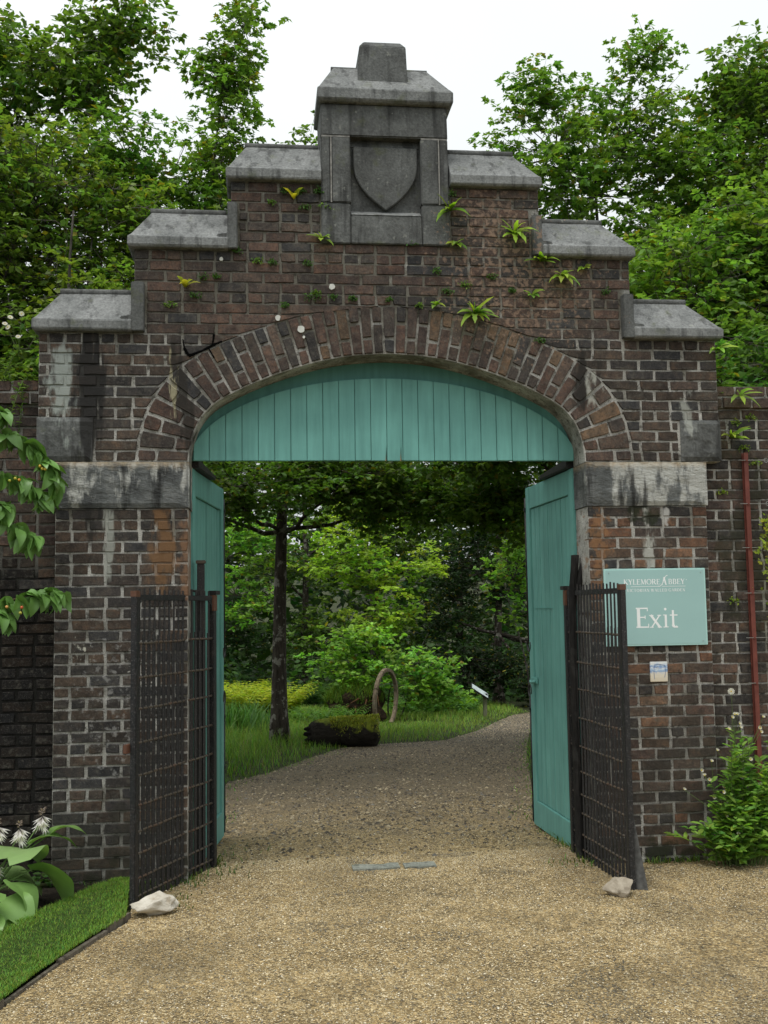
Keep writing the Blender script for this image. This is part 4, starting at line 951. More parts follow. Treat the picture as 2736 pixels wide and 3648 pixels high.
def make_tree(name, label, base, H, tr, env, col, leaf=.10, shape=LOBED, bark=BARK, lm=None, ros=14, lpr=6, seed=1, stems=1, lean=(0, 0), top=None, group=None, cat='tree', spread=.34, flat=.75, limb_r=.35, tw=.0035, wid=1.0, wig=.06, dv=.2, droop=.25, bare=.0, no_limb_below=.25, crook=1.0, dens=1.0):
    """env: list of (cx,cy,cz, rx,ry,rz, clumps) in world space"""
    rng = np.random.default_rng(seed); rr = random.Random(seed)
    bz = ground_z(base[0], base[1]) if len(base) == 2 else base[2]
    root = thing(name, label, cat, (base[0], base[1], bz), group); B = np.array([base[0], base[1], bz])
    wood = MB(); twg = MB(); nodes = []     # nodes: points where branches may start (pos, radius)
    for s in range(stems):
        pts = []; rs = []; off = np.array([rr.uniform(-.3, .3)*(stems > 1), rr.uniform(-.2, .2)*(stems > 1), 0]); ph = rr.uniform(0, 6)
        tx, ty_ = (top[0]-base[0], top[1]-base[1]) if top else (lean[0]*H, lean[1]*H)
        if stems > 1: tx += rr.uniform(-.22, .22)*H; ty_ += rr.uniform(-.12, .12)*H
        m_ = 14
        for i in range(m_+1):
            t = i/m_; p = np.array([tx*t**1.3+wig*math.sin(ph+t*7)*crook, ty_*t**1.3+wig*math.cos(ph*2+t*6)*crook, -.12+H*t])+off*(1+t)
            if i == 0: r_ = tr*1.55
            elif i == 1: r_ = tr*1.05
            else: r_ = tr*(1-.86*t)
            pts.append(tuple(p)); rs.append(r_/(1 if stems == 1 else 1.3)); 
            if t > no_limb_below: nodes.append((p, r_))
        wood.tube(pts, rs, 9 if stems == 1 else 7)
    NP = np.array([n_[0] for n_ in nodes]); NRd = [n_[1] for n_ in nodes]
    LP, LD, LU, LL, LC = [], [], [], [], []
    for (cx, cy, cz, rx, ry, rz, nc) in env:
        nc = max(1, int(nc*dens))
        C0 = np.array([cx, cy, cz])-B; u = rnd_dirs(nc, rng)*(rng.random((nc, 1))**.42); CC = C0+u*np.array([rx, ry, rz])
        # main limb of this lobe
        j = int(np.argmin(np.linalg.norm(NP-(C0-np.array([0, 0, rz*.7])), axis=1))); a = NP[j]; r0 = max(min(NRd[j]*.7, tr*limb_r), .012)
        mid = (a+C0)/2+np.array([0, 0, -.12*np.linalg.norm(C0-a)])+rng.normal(size=3)*.08
        seg = [a*(1-t)**2+2*mid*t*(1-t)+C0*t*t+rng.normal(size=3)*.03*crook*(0 < t < 1) for t in np.linspace(0, 1, 7)]
        wood.tube([tuple(p) for p in seg], list(np.linspace(r0, r0*.3, 7)), 6); S = np.array(seg)
        for c in CC:
            d = np.linalg.norm(S-c, axis=1)+np.maximum(0, S[:, 2]-c[2])*1.2; k = int(np.argmin(d)); q = S[k]
            if np.linalg.norm(c-q) > .02:
                md = (q+c)/2+rng.normal(size=3)*.05+np.array([0, 0, -.03]); twg.tube([tuple(q), tuple(md), tuple(c)], [tw*2.6, tw*1.9, tw*1.2], 4, False)
            # rosettes of leaves around twig tips
            tip = c+rng.normal(size=(ros, 3))*np.array([spread, spread, spread*flat])*.55
            for tp_ in tip[:max(1, int(ros*.45))]: twg.tube([tuple(c), tuple((c+tp_)/2+rng.normal(size=3)*.02), tuple(tp_)], [tw, tw*.8, tw*.5], 3, False)
            nl = ros*lpr; P = np.repeat(tip, lpr, 0); ang = rng.uniform(0, 6.283, nl)
            out = unit(tip-c+np.array([0, 0, .05])); o_ = np.repeat(out, lpr, 0)
            D = np.stack([np.cos(ang), np.sin(ang), rng.normal(-droop, .35, nl)], -1)+o_*.5; U = np.array([0, 0, 1])+rng.normal(size=(nl, 3))*.45+o_*.35
            LP.append(P+unit(D)*leaf*.1); LD.append(D); LU.append(U); LL.append(leaf*rng.uniform(.65, 1.25, nl))
            cv = np.array(col)*rng.normal(1, dv*.8)
            hue = rng.normal(0, .10); cc = cv[None]*rng.normal(1, dv, (nl, 1)).clip(.5, 1.7)*np.array([1+hue, 1, 1-hue*.5])
            yl = rng.random(nl) < .035; cc[yl] = np.array([.30, .26, .03])*rng.uniform(.6, 1, (yl.sum(), 1)); LC.append(cc.clip(.006, .8))
    wood.build('trunk', bark, root, smooth=True); twg.build('branches', TWIG if bark is not DARKBARK else DARKBARK, root)
    A, F_, k = leaf_arrays(np.concatenate(LP), np.concatenate(LD), np.concatenate(LU), np.concatenate(LL), shape, wid)
    link('crown', npmesh('crown', A, F_, np.repeat(np.concatenate(LC), k, 0)), lm or OAKLEAF, root); return root
OAK = (.155, .275, .050); OAKD = (.115, .205, .034); OLIVE = (.175, .275, .055); LIME = (.29, .44, .06); HAZ = (.20, .38, .065); DEEP = (.050, .105, .026)  # OAKD has canopy shade mixed in; HAZ and LIME carry the clearing's light
# ---- above the wall, left
make_tree('oak_tree', 'dense twiggy oak thicket filling the view over the wall behind the cherry', (-3.4, 5.2), 6.6, .09, [(-4.6, 5.0, 6.6, 1.0, .8, 1.4, 40), (-2.6, 4.6, 4.2, 1.4, .7, .8, 40), (-1.0, 4.6, 5.0, 1.2, 1.2, .5, 12), (-4.1, 5.4, 5.0, 1.3, 1.0, 1.5, 62), (-3.0, 5.2, 4.6, 1.1, .9, 1.4, 52), (-3.6, 5.6, 6.6, 1.2, .9, 1.1, 46), (-2.3, 5.6, 5.6, .8, .8, 1.3, 34)], OLIVE, .09, RHOMB, seed=3, stems=5, ros=13, lpr=5, spread=.34, tw=.0042, dens=3.4)
make_tree('oak_tree', 'upright oak with a tall leafy spire beside the stepped coping', (-2.0, 6.6), 8.6, .085, [(-2.6, 6.4, 7.7, .9, .7, .6, 20), (-2.2, 6.2, 5.0, 1.0, .7, 1.2, 30), (-1.75, 6.4, 5.6, .75, .7, 1.3, 34), (-1.45, 6.3, 7.3, .42, .5, .9, 18), (-1.35, 6.2, 8.6, .30, .4, .85, 14), (-2.5, 6.6, 7.0, .8, .7, .9, 28), (-1.1, 6.2, 9.45, .16, .3, .30, 4)], OAK, .105, LOBED, seed=5, top=(-1.4, 6.3), ros=12, lpr=6, spread=.30, dens=2.0)
make_tree('oak_tree', 'taller oak reaching out of sight above the thicket', (-5.2, 7.6), 10.5, .14, [(-4.6, 7.4, 8.4, 1.0, .8, .8, 24), (-5.0, 7.6, 9.9, .95, .9, .9, 26), (-5.6, 7.8, 8.0, .9, .9, 1.2, 26), (-3.4, 7.2, 9.0, .9, .8, .5, 15), (-2.9, 7.2, 9.9, .9, .7, .35, 11)], (.13, .225, .045), .105, RHOMB, seed=8, ros=12, lpr=6, dens=3.2)
# ---- above the wall, right
make_tree('oak_tree', 'open-crowned oak with ragged top beside the coping steps on the notice side', (4.0, 7.2), 8.8, .10, [(5.3, 7.0, 8.2, .7, .8, .8, 20), (4.7, 6.8, 6.4, .9, .8, .8, 22), (5.2, 7.4, 7.2, .8, .8, .9, 22), (3.9, 7.0, 5.4, 1.2, .9, .9, 30), (3.3, 7.0, 8.2, .85, .8, .95, 30), (4.45, 7.2, 8.6, .85, .8, 1.0, 30), (3.6, 7.0, 6.7, 1.1, .9, .9, 36), (2.95, 6.9, 5.6, .7, .8, 1.0, 22), (3.0, 6.9, 9.15, .32, .3, .35, 6), (4.75, 7.1, 9.75, .28, .3, .38, 6), (2.75, 6.8, 7.6, .25, .3, .3, 4)], OAK, .115, LOBED, seed=12, ros=12, lpr=6, spread=.32, dens=1.5)
make_tree('oak_tree', 'dense oak rising above the paler thicket behind the mossy garden wall', (6.9, 7.4), 9.6, .12, [(6.0, 7.2, 6.4, .9, .8, .9, 20), (6.5, 7.4, 9.4, .8, .8, .9, 26), (6.2, 7.2, 8.0, .9, .8, .9, 28), (6.9, 7.4, 7.0, .9, .8, 1.1, 26)], (.13, .225, .045), .11, RHOMB, seed=15, ros=12, lpr=6, dens=3.0)
make_tree('oak_tree', 'paler bushy oak thicket just behind the mossy garden wall', (4.7, 4.8), 5.4, .08, [(3.0, 4.6, 5.2, .5, .6, .9, 18), (6.1, 5.0, 6.6, .6, .8, .9, 22), (5.8, 4.7, 5.0, .8, .8, 1.4, 36), (4.3, 4.8, 5.3, 1.1, .8, 1.1, 46), (5.2, 4.9, 6.1, .9, .8, .8, 32), (3.5, 4.6, 4.4, .9, .8, 1.0, 38), (4.9, 4.6, 4.3, 1.0, .8, 1.1, 40)], (.185, .315, .060), .10, RHOMB, seed=18, stems=4, ros=13, lpr=5, spread=.34, tw=.004, dens=3.6)
make_tree('holly_bush', 'dark green bush close behind the mossy garden wall', (3.9, 3.0), 3.9, .06, [(5.3, 3.0, 4.0, .7, .6, .9, 26), (3.5, 3.0, 3.7, .8, .6, .8, 34), (4.3, 3.2, 4.0, .7, .6, .9, 30)], (.085, .165, .04), .10, RHOMB, seed=19, stems=3, ros=12, lpr=5, cat='bush', dens=2.0)
# ---- seen through the gate
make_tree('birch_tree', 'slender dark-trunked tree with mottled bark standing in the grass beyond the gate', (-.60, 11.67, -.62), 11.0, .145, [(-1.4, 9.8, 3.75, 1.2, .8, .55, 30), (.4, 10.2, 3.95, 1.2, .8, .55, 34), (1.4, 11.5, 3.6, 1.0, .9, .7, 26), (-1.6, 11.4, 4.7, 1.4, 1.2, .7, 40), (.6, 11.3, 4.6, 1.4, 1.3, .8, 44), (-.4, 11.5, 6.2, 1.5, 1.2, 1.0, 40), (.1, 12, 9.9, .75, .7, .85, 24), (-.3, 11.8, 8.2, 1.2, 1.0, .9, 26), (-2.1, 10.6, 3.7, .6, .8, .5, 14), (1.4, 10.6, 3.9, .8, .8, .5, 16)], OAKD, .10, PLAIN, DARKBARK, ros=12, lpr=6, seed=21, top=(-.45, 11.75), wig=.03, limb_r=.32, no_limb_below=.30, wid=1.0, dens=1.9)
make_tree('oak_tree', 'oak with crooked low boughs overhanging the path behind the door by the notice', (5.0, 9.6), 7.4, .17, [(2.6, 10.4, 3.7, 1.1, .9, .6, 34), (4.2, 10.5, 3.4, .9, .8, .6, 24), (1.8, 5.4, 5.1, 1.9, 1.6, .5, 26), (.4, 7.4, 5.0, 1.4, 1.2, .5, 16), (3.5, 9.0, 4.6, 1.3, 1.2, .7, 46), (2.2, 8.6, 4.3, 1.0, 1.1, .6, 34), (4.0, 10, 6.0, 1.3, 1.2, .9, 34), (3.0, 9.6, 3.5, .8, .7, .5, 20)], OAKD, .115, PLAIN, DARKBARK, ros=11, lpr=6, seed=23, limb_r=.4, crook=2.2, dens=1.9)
make_tree('beech_sapling', 'bright green beech sapling beside the path, leaning past the open door', (4.3, 12.5), 3.6, .035, [(3.75, 12.2, 2.3, .55, .6, 1.0, 26), (3.9, 12.2, 3.2, .5, .5, .5, 14)], HAZ, .10, PLAIN, BARK, SOFTLEAF, ros=8, lpr=6, seed=25, stems=2, droop=.1, flat=.35, cat='sapling')
# clearing, its brighter light put into the leaf colours
make_tree('hazel_bush', 'bright hazel bush spreading over the grassy root mound', (2.1, 19.2), 2.2, .03, [(1.5, 18.3, .45, 1.2, .8, .5, 40), (2.9, 18.2, .25, .9, .8, .5, 32), (1.3, 18.4, 1.05, .9, .6, .4, 24), (3.3, 18.4, -.25, .7, .6, .4, 16)], HAZ, .13, PLAIN, BARK, SOFTLEAF, ros=8, lpr=6, seed=31, stems=4, droop=.05, flat=.4, cat='bush')
make_tree('beech_tree', 'pale lime-green young beech in the middle of the clearing', (2.2, 23.5), 6.2, .07, [(1.2, 23, 3.3, 1.3, 1.0, .9, 40), (2.9, 23, 2.9, 1.4, 1.0, 1.0, 46), (2.0, 23.5, 4.8, 1.4, 1, .9, 36), (2.4, 22.6, 1.6, 1.3, .9, .6, 30)], LIME, .14, PLAIN, BARK, SOFTLEAF, ros=8, lpr=6, seed=33, droop=.05, flat=.35)
make_tree('beech_tree', 'pale green young beech showing behind the slender trunk', (-2.0, 22.5), 5.6, .06, [(-1.6, 22, 2.2, 1.1, .9, .9, 32), (-.9, 22.4, 3.8, 1.2, .9, .9, 34), (-2.3, 22, 4.0, 1.0, .9, 1.0, 28)], HAZ, .13, PLAIN, BARK, SOFTLEAF, ros=8, lpr=6, seed=35, droop=.05, flat=.4)
make_tree('yew_tree', 'evergreen with shade-darkened leaves at the bend of the path', (6.4, 25.5), 8.2, .16, [(5.2, 24, .2, 1.5, .9, .9, 60), (7.2, 23.5, -.2, 1.4, .8, .9, 50), (9.2, 25, .5, 1.8, 1.2, 1.4, 60), (5.6, 25, 3.0, 1.9, 1.2, 1.3, 70), (7.6, 25, 3.0, 1.8, 1.2, 1.6, 56), (5.8, 25.2, 5.2, 2.2, 1.3, 1.4, 64), (4.4, 24.6, 1.7, 1.0, .9, .8, 30), (8.6, 24.5, 1.0, 1.2, 1, .9, 30)], (.018, .042, .011), .13, PLAIN, DARKBARK, ros=9, lpr=6, seed=37, wid=.8)  # near-black leaf colour carries the shade of the enclosed forest
k = 0
BACK = [(-5.5, 30, 'HAZ'), (-2.4, 33, 'DEEP'), (.6, 31, 'OAKD'), (3.6, 34, 'OAKD'), (6.6, 33, 'DEEP'), (9.6, 31, 'DEEP'), (12.8, 30, 'OAKD'), (-8.5, 26, 'OAKD')]
LB = ['light green forest tree at the clearing edge behind the yellow-green ferns', 'deep green forest tree behind the slender birch trunk', 'forest tree directly behind the pale beech', 'forest tree behind the beech on the dark evergreen side', 'deep green forest tree behind the dark evergreen', 'deep green forest tree beyond the bend of the path', 'forest tree beyond the far end of the path', 'forest tree far off behind the thicket over the wall']
for (x, y, cn), lab_ in zip(BACK, LB):
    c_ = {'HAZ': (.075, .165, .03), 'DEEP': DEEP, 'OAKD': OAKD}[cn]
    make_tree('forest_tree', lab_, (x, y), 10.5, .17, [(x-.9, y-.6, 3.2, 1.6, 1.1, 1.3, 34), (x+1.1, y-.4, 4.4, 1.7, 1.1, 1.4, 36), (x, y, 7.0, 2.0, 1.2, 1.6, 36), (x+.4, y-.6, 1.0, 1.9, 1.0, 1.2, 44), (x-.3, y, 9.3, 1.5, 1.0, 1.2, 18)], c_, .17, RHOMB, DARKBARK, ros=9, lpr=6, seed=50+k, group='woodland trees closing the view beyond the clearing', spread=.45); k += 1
# far wood: a mass too deep to count
n = 26000; X = NR.uniform(-24, 40, n); Yd = NR.uniform(38, 47, n); Zd = -1.6+NR.random(n)**.85*(11+2.5*np.sin(X*.9)+1.5*np.sin(X*2.3+1))
A, F_, kk = leaf_arrays(np.stack([X, Yd, Zd], -1), np.stack([NR.normal(size=n), NR.normal(size=n), NR.normal(-.2, .4, n)], -1), np.array([0, -.4, 1])+NR.normal(size=(n, 3))*.5, NR.uniform(.35, .75, n), RHOMB, 1.2)
tag(link('far_woodland', npmesh('far_woodland', A, F_, np.repeat(colvar(n, (.035, .08, .018), .3, .15), kk, 0)), OAKLEAF), 'dense far woodland closing the view', 'woodland', kind='stuff')

n = 22000; X = NR.uniform(-9, 20, n); Yd = NR.uniform(27.5, 37, n); Zd = -1.9+NR.random(n)*(1.6+.7*np.sin(X*1.7)+.05*(Yd-27))
A, F_, kk = leaf_arrays(np.stack([X, Yd, Zd], -1), np.stack([NR.normal(size=n), NR.normal(size=n), NR.normal(-.2, .4, n)], -1), np.array([0, -.4, 1])+NR.normal(size=(n, 3))*.5, NR.uniform(.14, .32, n), RHOMB, 1.2)
tag(link('forest_undergrowth', npmesh('forest_undergrowth', A, F_, np.repeat(colvar(n, (.045, .10, .022), .3, .15), kk, 0)), OAKLEAF), 'tangled undergrowth covering the forest floor', 'undergrowth', kind='stuff')

# ================================================================== WOODLAND FLOOR: GRASS, FERNS, LOG, RING, LECTERN
def in_path(x, y): return interp(y, PL) < x < interp(y, PR)
def scatter(n, x0, x1, y0, y1, keep):
    X = NR.uniform(x0, x1, n); Y_ = NR.uniform(y0, y1, n); m_ = np.array([keep(a, b) for a, b in zip(X, Y_)]); X, Y_ = X[m_], Y_[m_]
    return np.stack([X, Y_, np.array([ground_z(a, b) for a, b in zip(X, Y_)])], -1)
def edge_d(x, y): return max(interp(y, PL)-x, x-interp(y, PR))
P = scatter(60000, -3.6, 6.2, 2.0, 26, lambda x, y: edge_d(x, y) > R.uniform(-.30, .10)+.22*ghash(x, y, 1.4) and y < 26-.0*x)
hgt = np.array([.05+.20*min(1, max(0, edge_d(a, b)+.1)/1.3) for a, b in P[:, :2]])*NR.uniform(.6, 1.5, len(P))
hgt *= np.where(np.hypot(P[:, 0]-1.8, P[:, 1]-16.2) < 1.3, .45, 1)*np.where((P[:, 0] > .3) & (P[:, 1] > 11.5), .65, 1)
bc = colvar(len(P), (.12, .24, .03), .25, .18); lightk = np.clip((P[:, 1]-8)/8, 0, 1)[:, None]; bc = bc*(1-lightk)+colvar(len(P), (.20, .33, .05), .25, .2)*lightk  # blades brightened towards the clearing, its light mixed into their colour
seedh = NR.random(len(P)) < .06; bc[seedh] = (.26, .24, .10)
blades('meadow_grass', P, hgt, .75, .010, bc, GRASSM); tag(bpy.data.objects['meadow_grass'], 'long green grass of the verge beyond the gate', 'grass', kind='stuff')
# tufts creeping into the path edges and round the gate feet
P = scatter(5200, -1.7, 2.6, .25, 9, lambda x, y: (abs(edge_d(x, y)) < .22*R.random()**1.5) and R.random() < .8)
Q = np.array([(R.gauss(c, s_), R.gauss(d, t_), 0.0) for c, d, s_, t_, m_ in ((-1.42, .15, .06, .2, 160), (1.40, .75, .05, .35, 220), (1.3, .05, .12, .06, 60), (-1.45, -.55, .05, .10, 50), (2.0, -.05, .35, .02, 220), (-1.9, .02, .3, .02, 160), (-1.25, .5, .12, .3, 120)) for _ in range(m_)])
Q[:, 2] = [gz(b) for b in Q[:, 1]]; P = np.concatenate([P, Q])
blades('edge_weeds', P, NR.uniform(.02, .07, len(P)), 1.0, .008, colvar(len(P), (.10, .17, .03), .3, .2), GRASSM); tag(bpy.data.objects['edge_weeds'], 'small weeds and grass along the path edges', 'weeds', kind='stuff')
# fallen leaves and litter
n = 1500; Y_ = NR.uniform(.4, 13, n); X = np.array([interp(b, PL)+(interp(b, PR)-interp(b, PL))*R.random() for b in Y_]); P = np.stack([X, Y_, np.array([gz(b)+.009 for b in Y_])], -1)
A, F_, kk = leaf_arrays(P, np.stack([NR.normal(size=n), NR.normal(size=n), np.zeros(n)], -1), np.array([0, 0, 1.])+NR.normal(size=(n, 3))*.2, NR.uniform(.015, .032, n), RHOMB)
tag(link('leaf_litter', npmesh('leaf_litter', A, F_, np.repeat(colvar(n, (.11, .085, .05), .4, .2), kk, 0)), SOFTLEAF), 'brown leaf litter strewn along the shaded path', 'leaf litter', kind='stuff')
# iris-like sword leaves
P = np.array([(R.gauss(-1.55, .42), R.gauss(14.6, .5), 0) for _ in range(520)]); P[:, 2] = [ground_z(a, b) for a, b in P[:, :2]]
o = blades('iris_clump', P, NR.uniform(.45, .80, len(P)), .55, .034, colvar(len(P), (.085, .19, .04), .22, .1), GRASSM, None, segs=3); tag(o, 'clump of sword-shaped leaves in the grass beside the slender trunk', 'iris', kind='stuff')
# yellow-green fern bank
def fern_bank(name, label, cx, cy, rx, ry, n_, h, col, ln, seed):
    rg = np.random.default_rng(seed); LPs, LDs, LUs, LLs = [], [], [], []
    for i in range(n_):
        a = rg.uniform(0, 6.28); r_ = rg.random()**.5; bx_, by_ = cx+rx*r_*math.cos(a), cy+ry*r_*math.sin(a); b = np.array([bx_, by_, ground_z(bx_, by_)])
        for f in range(5):
            az = rg.uniform(0, 6.28); d = np.array([math.cos(az), math.sin(az), 0]); hh = h*rg.uniform(.6, 1.15)
            for t in np.linspace(.25, 1, 9):
                p = b+d*(hh*.75*t**1.5)+np.array([0, 0, hh*(t*1.25-.45*t*t)]); s_ = np.array([-d[1], d[0], 0])
                for sg_ in (-1, 1): LPs.append(p); LDs.append(s_*sg_+d*.45+np.array([0, 0, -.15])); LUs.append(np.array([0, 0, 1.])+rg.normal(size=3)*.2); LLs.append(ln*(1.15-t*.8))
    m_ = len(LPs); A, F_, kk = leaf_arrays(np.array(LPs), np.array(LDs), np.array(LUs), np.array(LLs), RHOMB, .7)
    return tag(link(name, npmesh(name, A, F_, np.repeat(colvar(m_, col, .2, .12), kk, 0)), SOFTLEAF), label, 'fern')
fern_bank('fern_bank', 'bank of yellow-green ferns behind the slender trunk', -1.5, 19.5, 1.5, 1.1, 120, 1.05, (.34, .40, .04), .24, 1)
fern_bank('fern_bank', 'mid-green ferns crowding the foot of the root mound', .5, 16.6, .8, .8, 34, .5, (.10, .20, .035), .15, 2)
fern_bank('fern_bank', 'green ferns and brambles between the lectern and the mound', 3.6, 20.5, 1.1, .8, 40, .6, (.09, .20, .04), .16, 3)
fern_bank('fern_bank', 'dark undergrowth at the foot of the forest trees', 1.5, 27.5, 4.6, 1.6, 90, .9, (.05, .11, .022), .26, 4)
# mossy log
MOSSW = None
def m_log():
    m, nt = mat('mossy_log'); p = pos(nt); g = nt.nodes.new('ShaderNodeNewGeometry'); sn = nd(nt, 'SeparateXYZ', {0: g.outputs['Normal']}); sx = nd(nt, 'SeparateXYZ', {0: p})
    a = noise(nt, scaled(nt, p, (4, 20, 20)), 1, 5, .6); c = ramp(nt, a, [(.3, (.008, .007, .006)), (.7, (.035, .030, .024))])
    f = math_(nt, 'ADD', math_(nt, 'MULTIPLY', sn.outputs[2], .7), math_(nt, 'SUBTRACT', noise(nt, p, 6, 5), .75))
    f = math_(nt, 'ADD', f, math_(nt, 'MULTIPLY', math_(nt, 'SUBTRACT', sx.outputs[0], .45), .45))
    c = mixc(nt, ramp(nt, f, [(.12, 0), (.3, 1)]), c, mixc(nt, noise(nt, p, 30, 4), (.07, .10, .012), (.22, .25, .03)))
    finish(nt, c, .95, math_(nt, 'ADD', a, noise(nt, p, 50, 3)), .9, .02, .1); return m
lg = thing('fallen_log', 'short black rotting log capped with yellow-green moss lying by the path', 'log', (.47, 11.15, -.36))
mb = MB(); pts = []; rs = []
for t in np.linspace(0, 1, 19):
    pts.append((-.60+1.2*t, .05*math.sin(t*5), -.01+.06*t)); e = min(1, math.sqrt(max(0, 1-((t-.5)/.515)**8))); rs.append((.265+.028*math.sin(t*9)+.018*math.sin(t*23))*max(.25, e))
mb.tube(pts, rs, 22); lo_ = mb.build('log_body', m_log(), lg, jitter=.020, smooth=True)
n = 1500; tt = NR.uniform(.30, 1, n); an = NR.normal(1.25, .5, n); rr_ = .265; P = np.stack([-.60+1.2*tt, .05*np.sin(tt*5)-rr_*np.cos(an), .02+.05*tt+rr_*np.sin(an)], -1)
o = blades('moss_cushion', P, NR.uniform(.02, .05, n), .9, .014, colvar(n, (.30, .33, .04), .3, .15), GRASSM, 'stuff', lg)
mb = MB()
for i in range(7):
    a = i*.9; mb.tube([(-.58, .12*math.cos(a), .02+.12*math.sin(a)), (-.66-.03*R.random(), .14*math.cos(a), .02+.13*math.sin(a))], [.05, .015], 5)
mb.build('broken_end', m_plain('rotten_wood', (.014, .012, .010), .95, .1, 0, .4, 30), lg)
# wooden ring
RINGW = m_bark('ring_timber', (.085, .068, .046), (.26, .205, .14), (.16, .15, .11), .5)
rg_ = thing('wooden_ring', 'upright weathered timber ring sculpture standing in the grass', 'sculpture', (1.80, 16.42, -.86))
NS = 8; Rr = .655
for i in range(NS):
    a0, a1 = -1.12+i*(2*math.pi-.30)/NS+.006, -1.12+(i+1)*(2*math.pi-.30)/NS-.006
    V_ = []; m_ = 7
    for t in np.linspace(a0, a1, m_):
        for rr_, yy in ((Rr-.038, -.042), (Rr+.038, -.042), (Rr+.038, .042), (Rr-.038, .042)): V_.append((rr_*math.cos(t), yy, Rr+.0+rr_*math.sin(t)))
    F_ = [(0, 1, 2, 3), tuple(4*(m_-1)+j for j in (3, 2, 1, 0))]+[(4*q+j, 4*q+4+j, 4*q+4+(j+1) % 4, 4*q+(j+1) % 4) for q in range(m_-1) for j in range(4)]
    mb = MB(); mb.add(V_, F_); mb.build('ring_segment', RINGW, rg_, bevel=.008, jitter=.003)
rg_.rotation_euler = (.04, -.10, rad(62))
# lectern
lc = thing('information_lectern', 'small tilted information panel on a pale timber post by the path', 'lectern', (4.52, 18.77, -.90))
mb = MB(); mb.box(-.045, .045, -.045, .045, -.08, .50); mb.build('post', m_bark('pale_post', (.14, .15, .09), (.26, .26, .17), (.12, .16, .07), .5), lc, bevel=.006)
mb = MB(); mb.box(-.25, .25, -.16, .16, -.016, .016); pn = mb.build('panel_frame', m_plain('dark_frame', (.02, .022, .022), .5, .4), lc, bevel=.004); pn.location = (-.13, -.02, .64); pn.rotation_euler = (rad(20), rad(33), rad(0))
mb = MB(); mb.box(-.23, .23, -.14, .14, .0165, .019); mb.build('panel_face', m_plain('panel_print', (.45, .52, .52), .25, .5, 0, .25, 9), pn)
mb = MB(); mb.box(-.06, .06, -.05, .05, .50, .58); mb.build('bracket', m_plain('bracket_steel', (.05, .05, .05), .5, .5, .5), lc)
# upturned root mound
mdm = thing('root_mound', 'grassy mound of an upturned root plate with a dark hollow', 'mound', (1.35, 17.4, ground_z(1.35, 17.4)))
ROOTM = m_soil('root_earth', (.010, .008, .006), (.055, .036, .020), 7)
o = rock('earth', ROOTM, mdm, (.72, .5, .62), 21, 4, .35); o.location = (-.12, .5, .30)
n = 3400; u = rnd_dirs(n, NR); u[:, 2] = np.abs(u[:, 2]); kp = (u[:, 2] > .28) | (u[:, 1] > .2); u = u[kp]; P = u*np.array([.71, .50, .60])+np.array([-.12, .5, .28])
blades('mound_grass', P, NR.uniform(.10, .30, len(P)), 1.1, .012, colvar(len(P), (.15, .25, .035), .25, .2), GRASSM, 'stuff', mdm)
for i in range(9):
    mb = MB(); a = R.uniform(-.9, .9); z_ = R.uniform(.15, .75); a -= .25; mb.tube([(a*.4, .25, z_*.8), (a*.5+R.uniform(-.1, .1), .02, z_*.8+R.uniform(-.1, .15)), (a*.6+R.uniform(-.15, .15), -.12, z_*.8+R.uniform(-.25, .1))], [.03, .018, .005], 5); mb.build('root', m_plain('root_bark', (.10, .05, .025), .9, .1) if i == 0 else bpy.data.materials['root_bark'], mdm)

# ================================================================== GARDEN PLANTS
def strap_leaf(L_, W_, az, el, curl, col, wav=.0, seg=7):
    """hart's-tongue frond as local geometry: starts at origin, leaves the wall (-y), spreads by az"""
    V_ = []; F_ = []; d = Vector((math.sin(az)*math.cos(el), -math.cos(az)*math.cos(el)*.75-.15, math.sin(el))).normalized(); p = Vector((0, 0, 0)); ph = R.uniform(0, 6)
    side = d.cross(Vector((0, -.6, .8)) if abs(d.z) < .95 else Vector((1, 0, 0))).normalized()
    for i in range(seg+1):
        t = i/seg; wd = W_*(.30+.9*min(1, t*5))*(1-t**3.2)*.5*(1+wav*math.sin(ph+t*16)); wd = max(wd, .0006)
        nrm_ = side.cross(d).normalized(); V_ += [tuple(p-side*wd+nrm_*wd*.25), tuple(p), tuple(p+side*wd+nrm_*wd*.25)]
        d = (d+Vector((0, -.02, -curl/seg))).normalized(); p = p+d*(L_/seg)
    for i in range(seg):
        for j in range(2): F_.append((i*3+j, i*3+j+1, i*3+j+4, i*3+j+3))
    c = np.array([np.array(col)*(.7+.5*(i//3)/seg) for i in range(len(V_))]); return V_, F_, c
def harts_tongue(x, z, n_, L_, label, col=(.20, .33, .03), y=-.004, up=.5, group=None, W_=.034):
    t = thing('hart_tongue_fern', label, 'fern', (x, y, z), group)
    for i in range(n_):
        az = -1.3+2.6*(i+.5)/n_+R.uniform(-.25, .25); k = R.uniform(.75, 1.3)
        V_, F_, c = strap_leaf(L_*R.uniform(.65, 1.15), W_*R.uniform(.8, 1.2), az, up+R.uniform(-.5, .45), R.uniform(.5, 1.7), (col[0]*k*R.uniform(.8, 1.3), col[1]*k, col[2]), .25)
        link('frond', pymesh('frond', V_, F_, c), SOFTLEAF, t, smooth=True)
    return t
YG = (.27, .42, .06)
harts_tongue(.455, 4.66, 10, .185, "hart's-tongue fern sprouting beside the lower edge of the shield panel")
harts_tongue(.93, 4.50, 13, .19, "spreading hart's-tongue fern below the topmost notice-side coping", YG)
harts_tongue(1.12, 4.30, 7, .17, "hart's-tongue fern under the kneeler of the second notice-side step")
harts_tongue(1.285, 4.19, 11, .15, "yellow-green hart's-tongue fern under the second notice-side coping", YG)
harts_tongue(.62, 3.90, 16, .19, "large yellow-green hart's-tongue fern growing on top of the arch ring", YG)
harts_tongue(1.05, 4.05, 6, .11, "small hart's-tongue fern in the lichen-blotched bricks above the arch", YG)
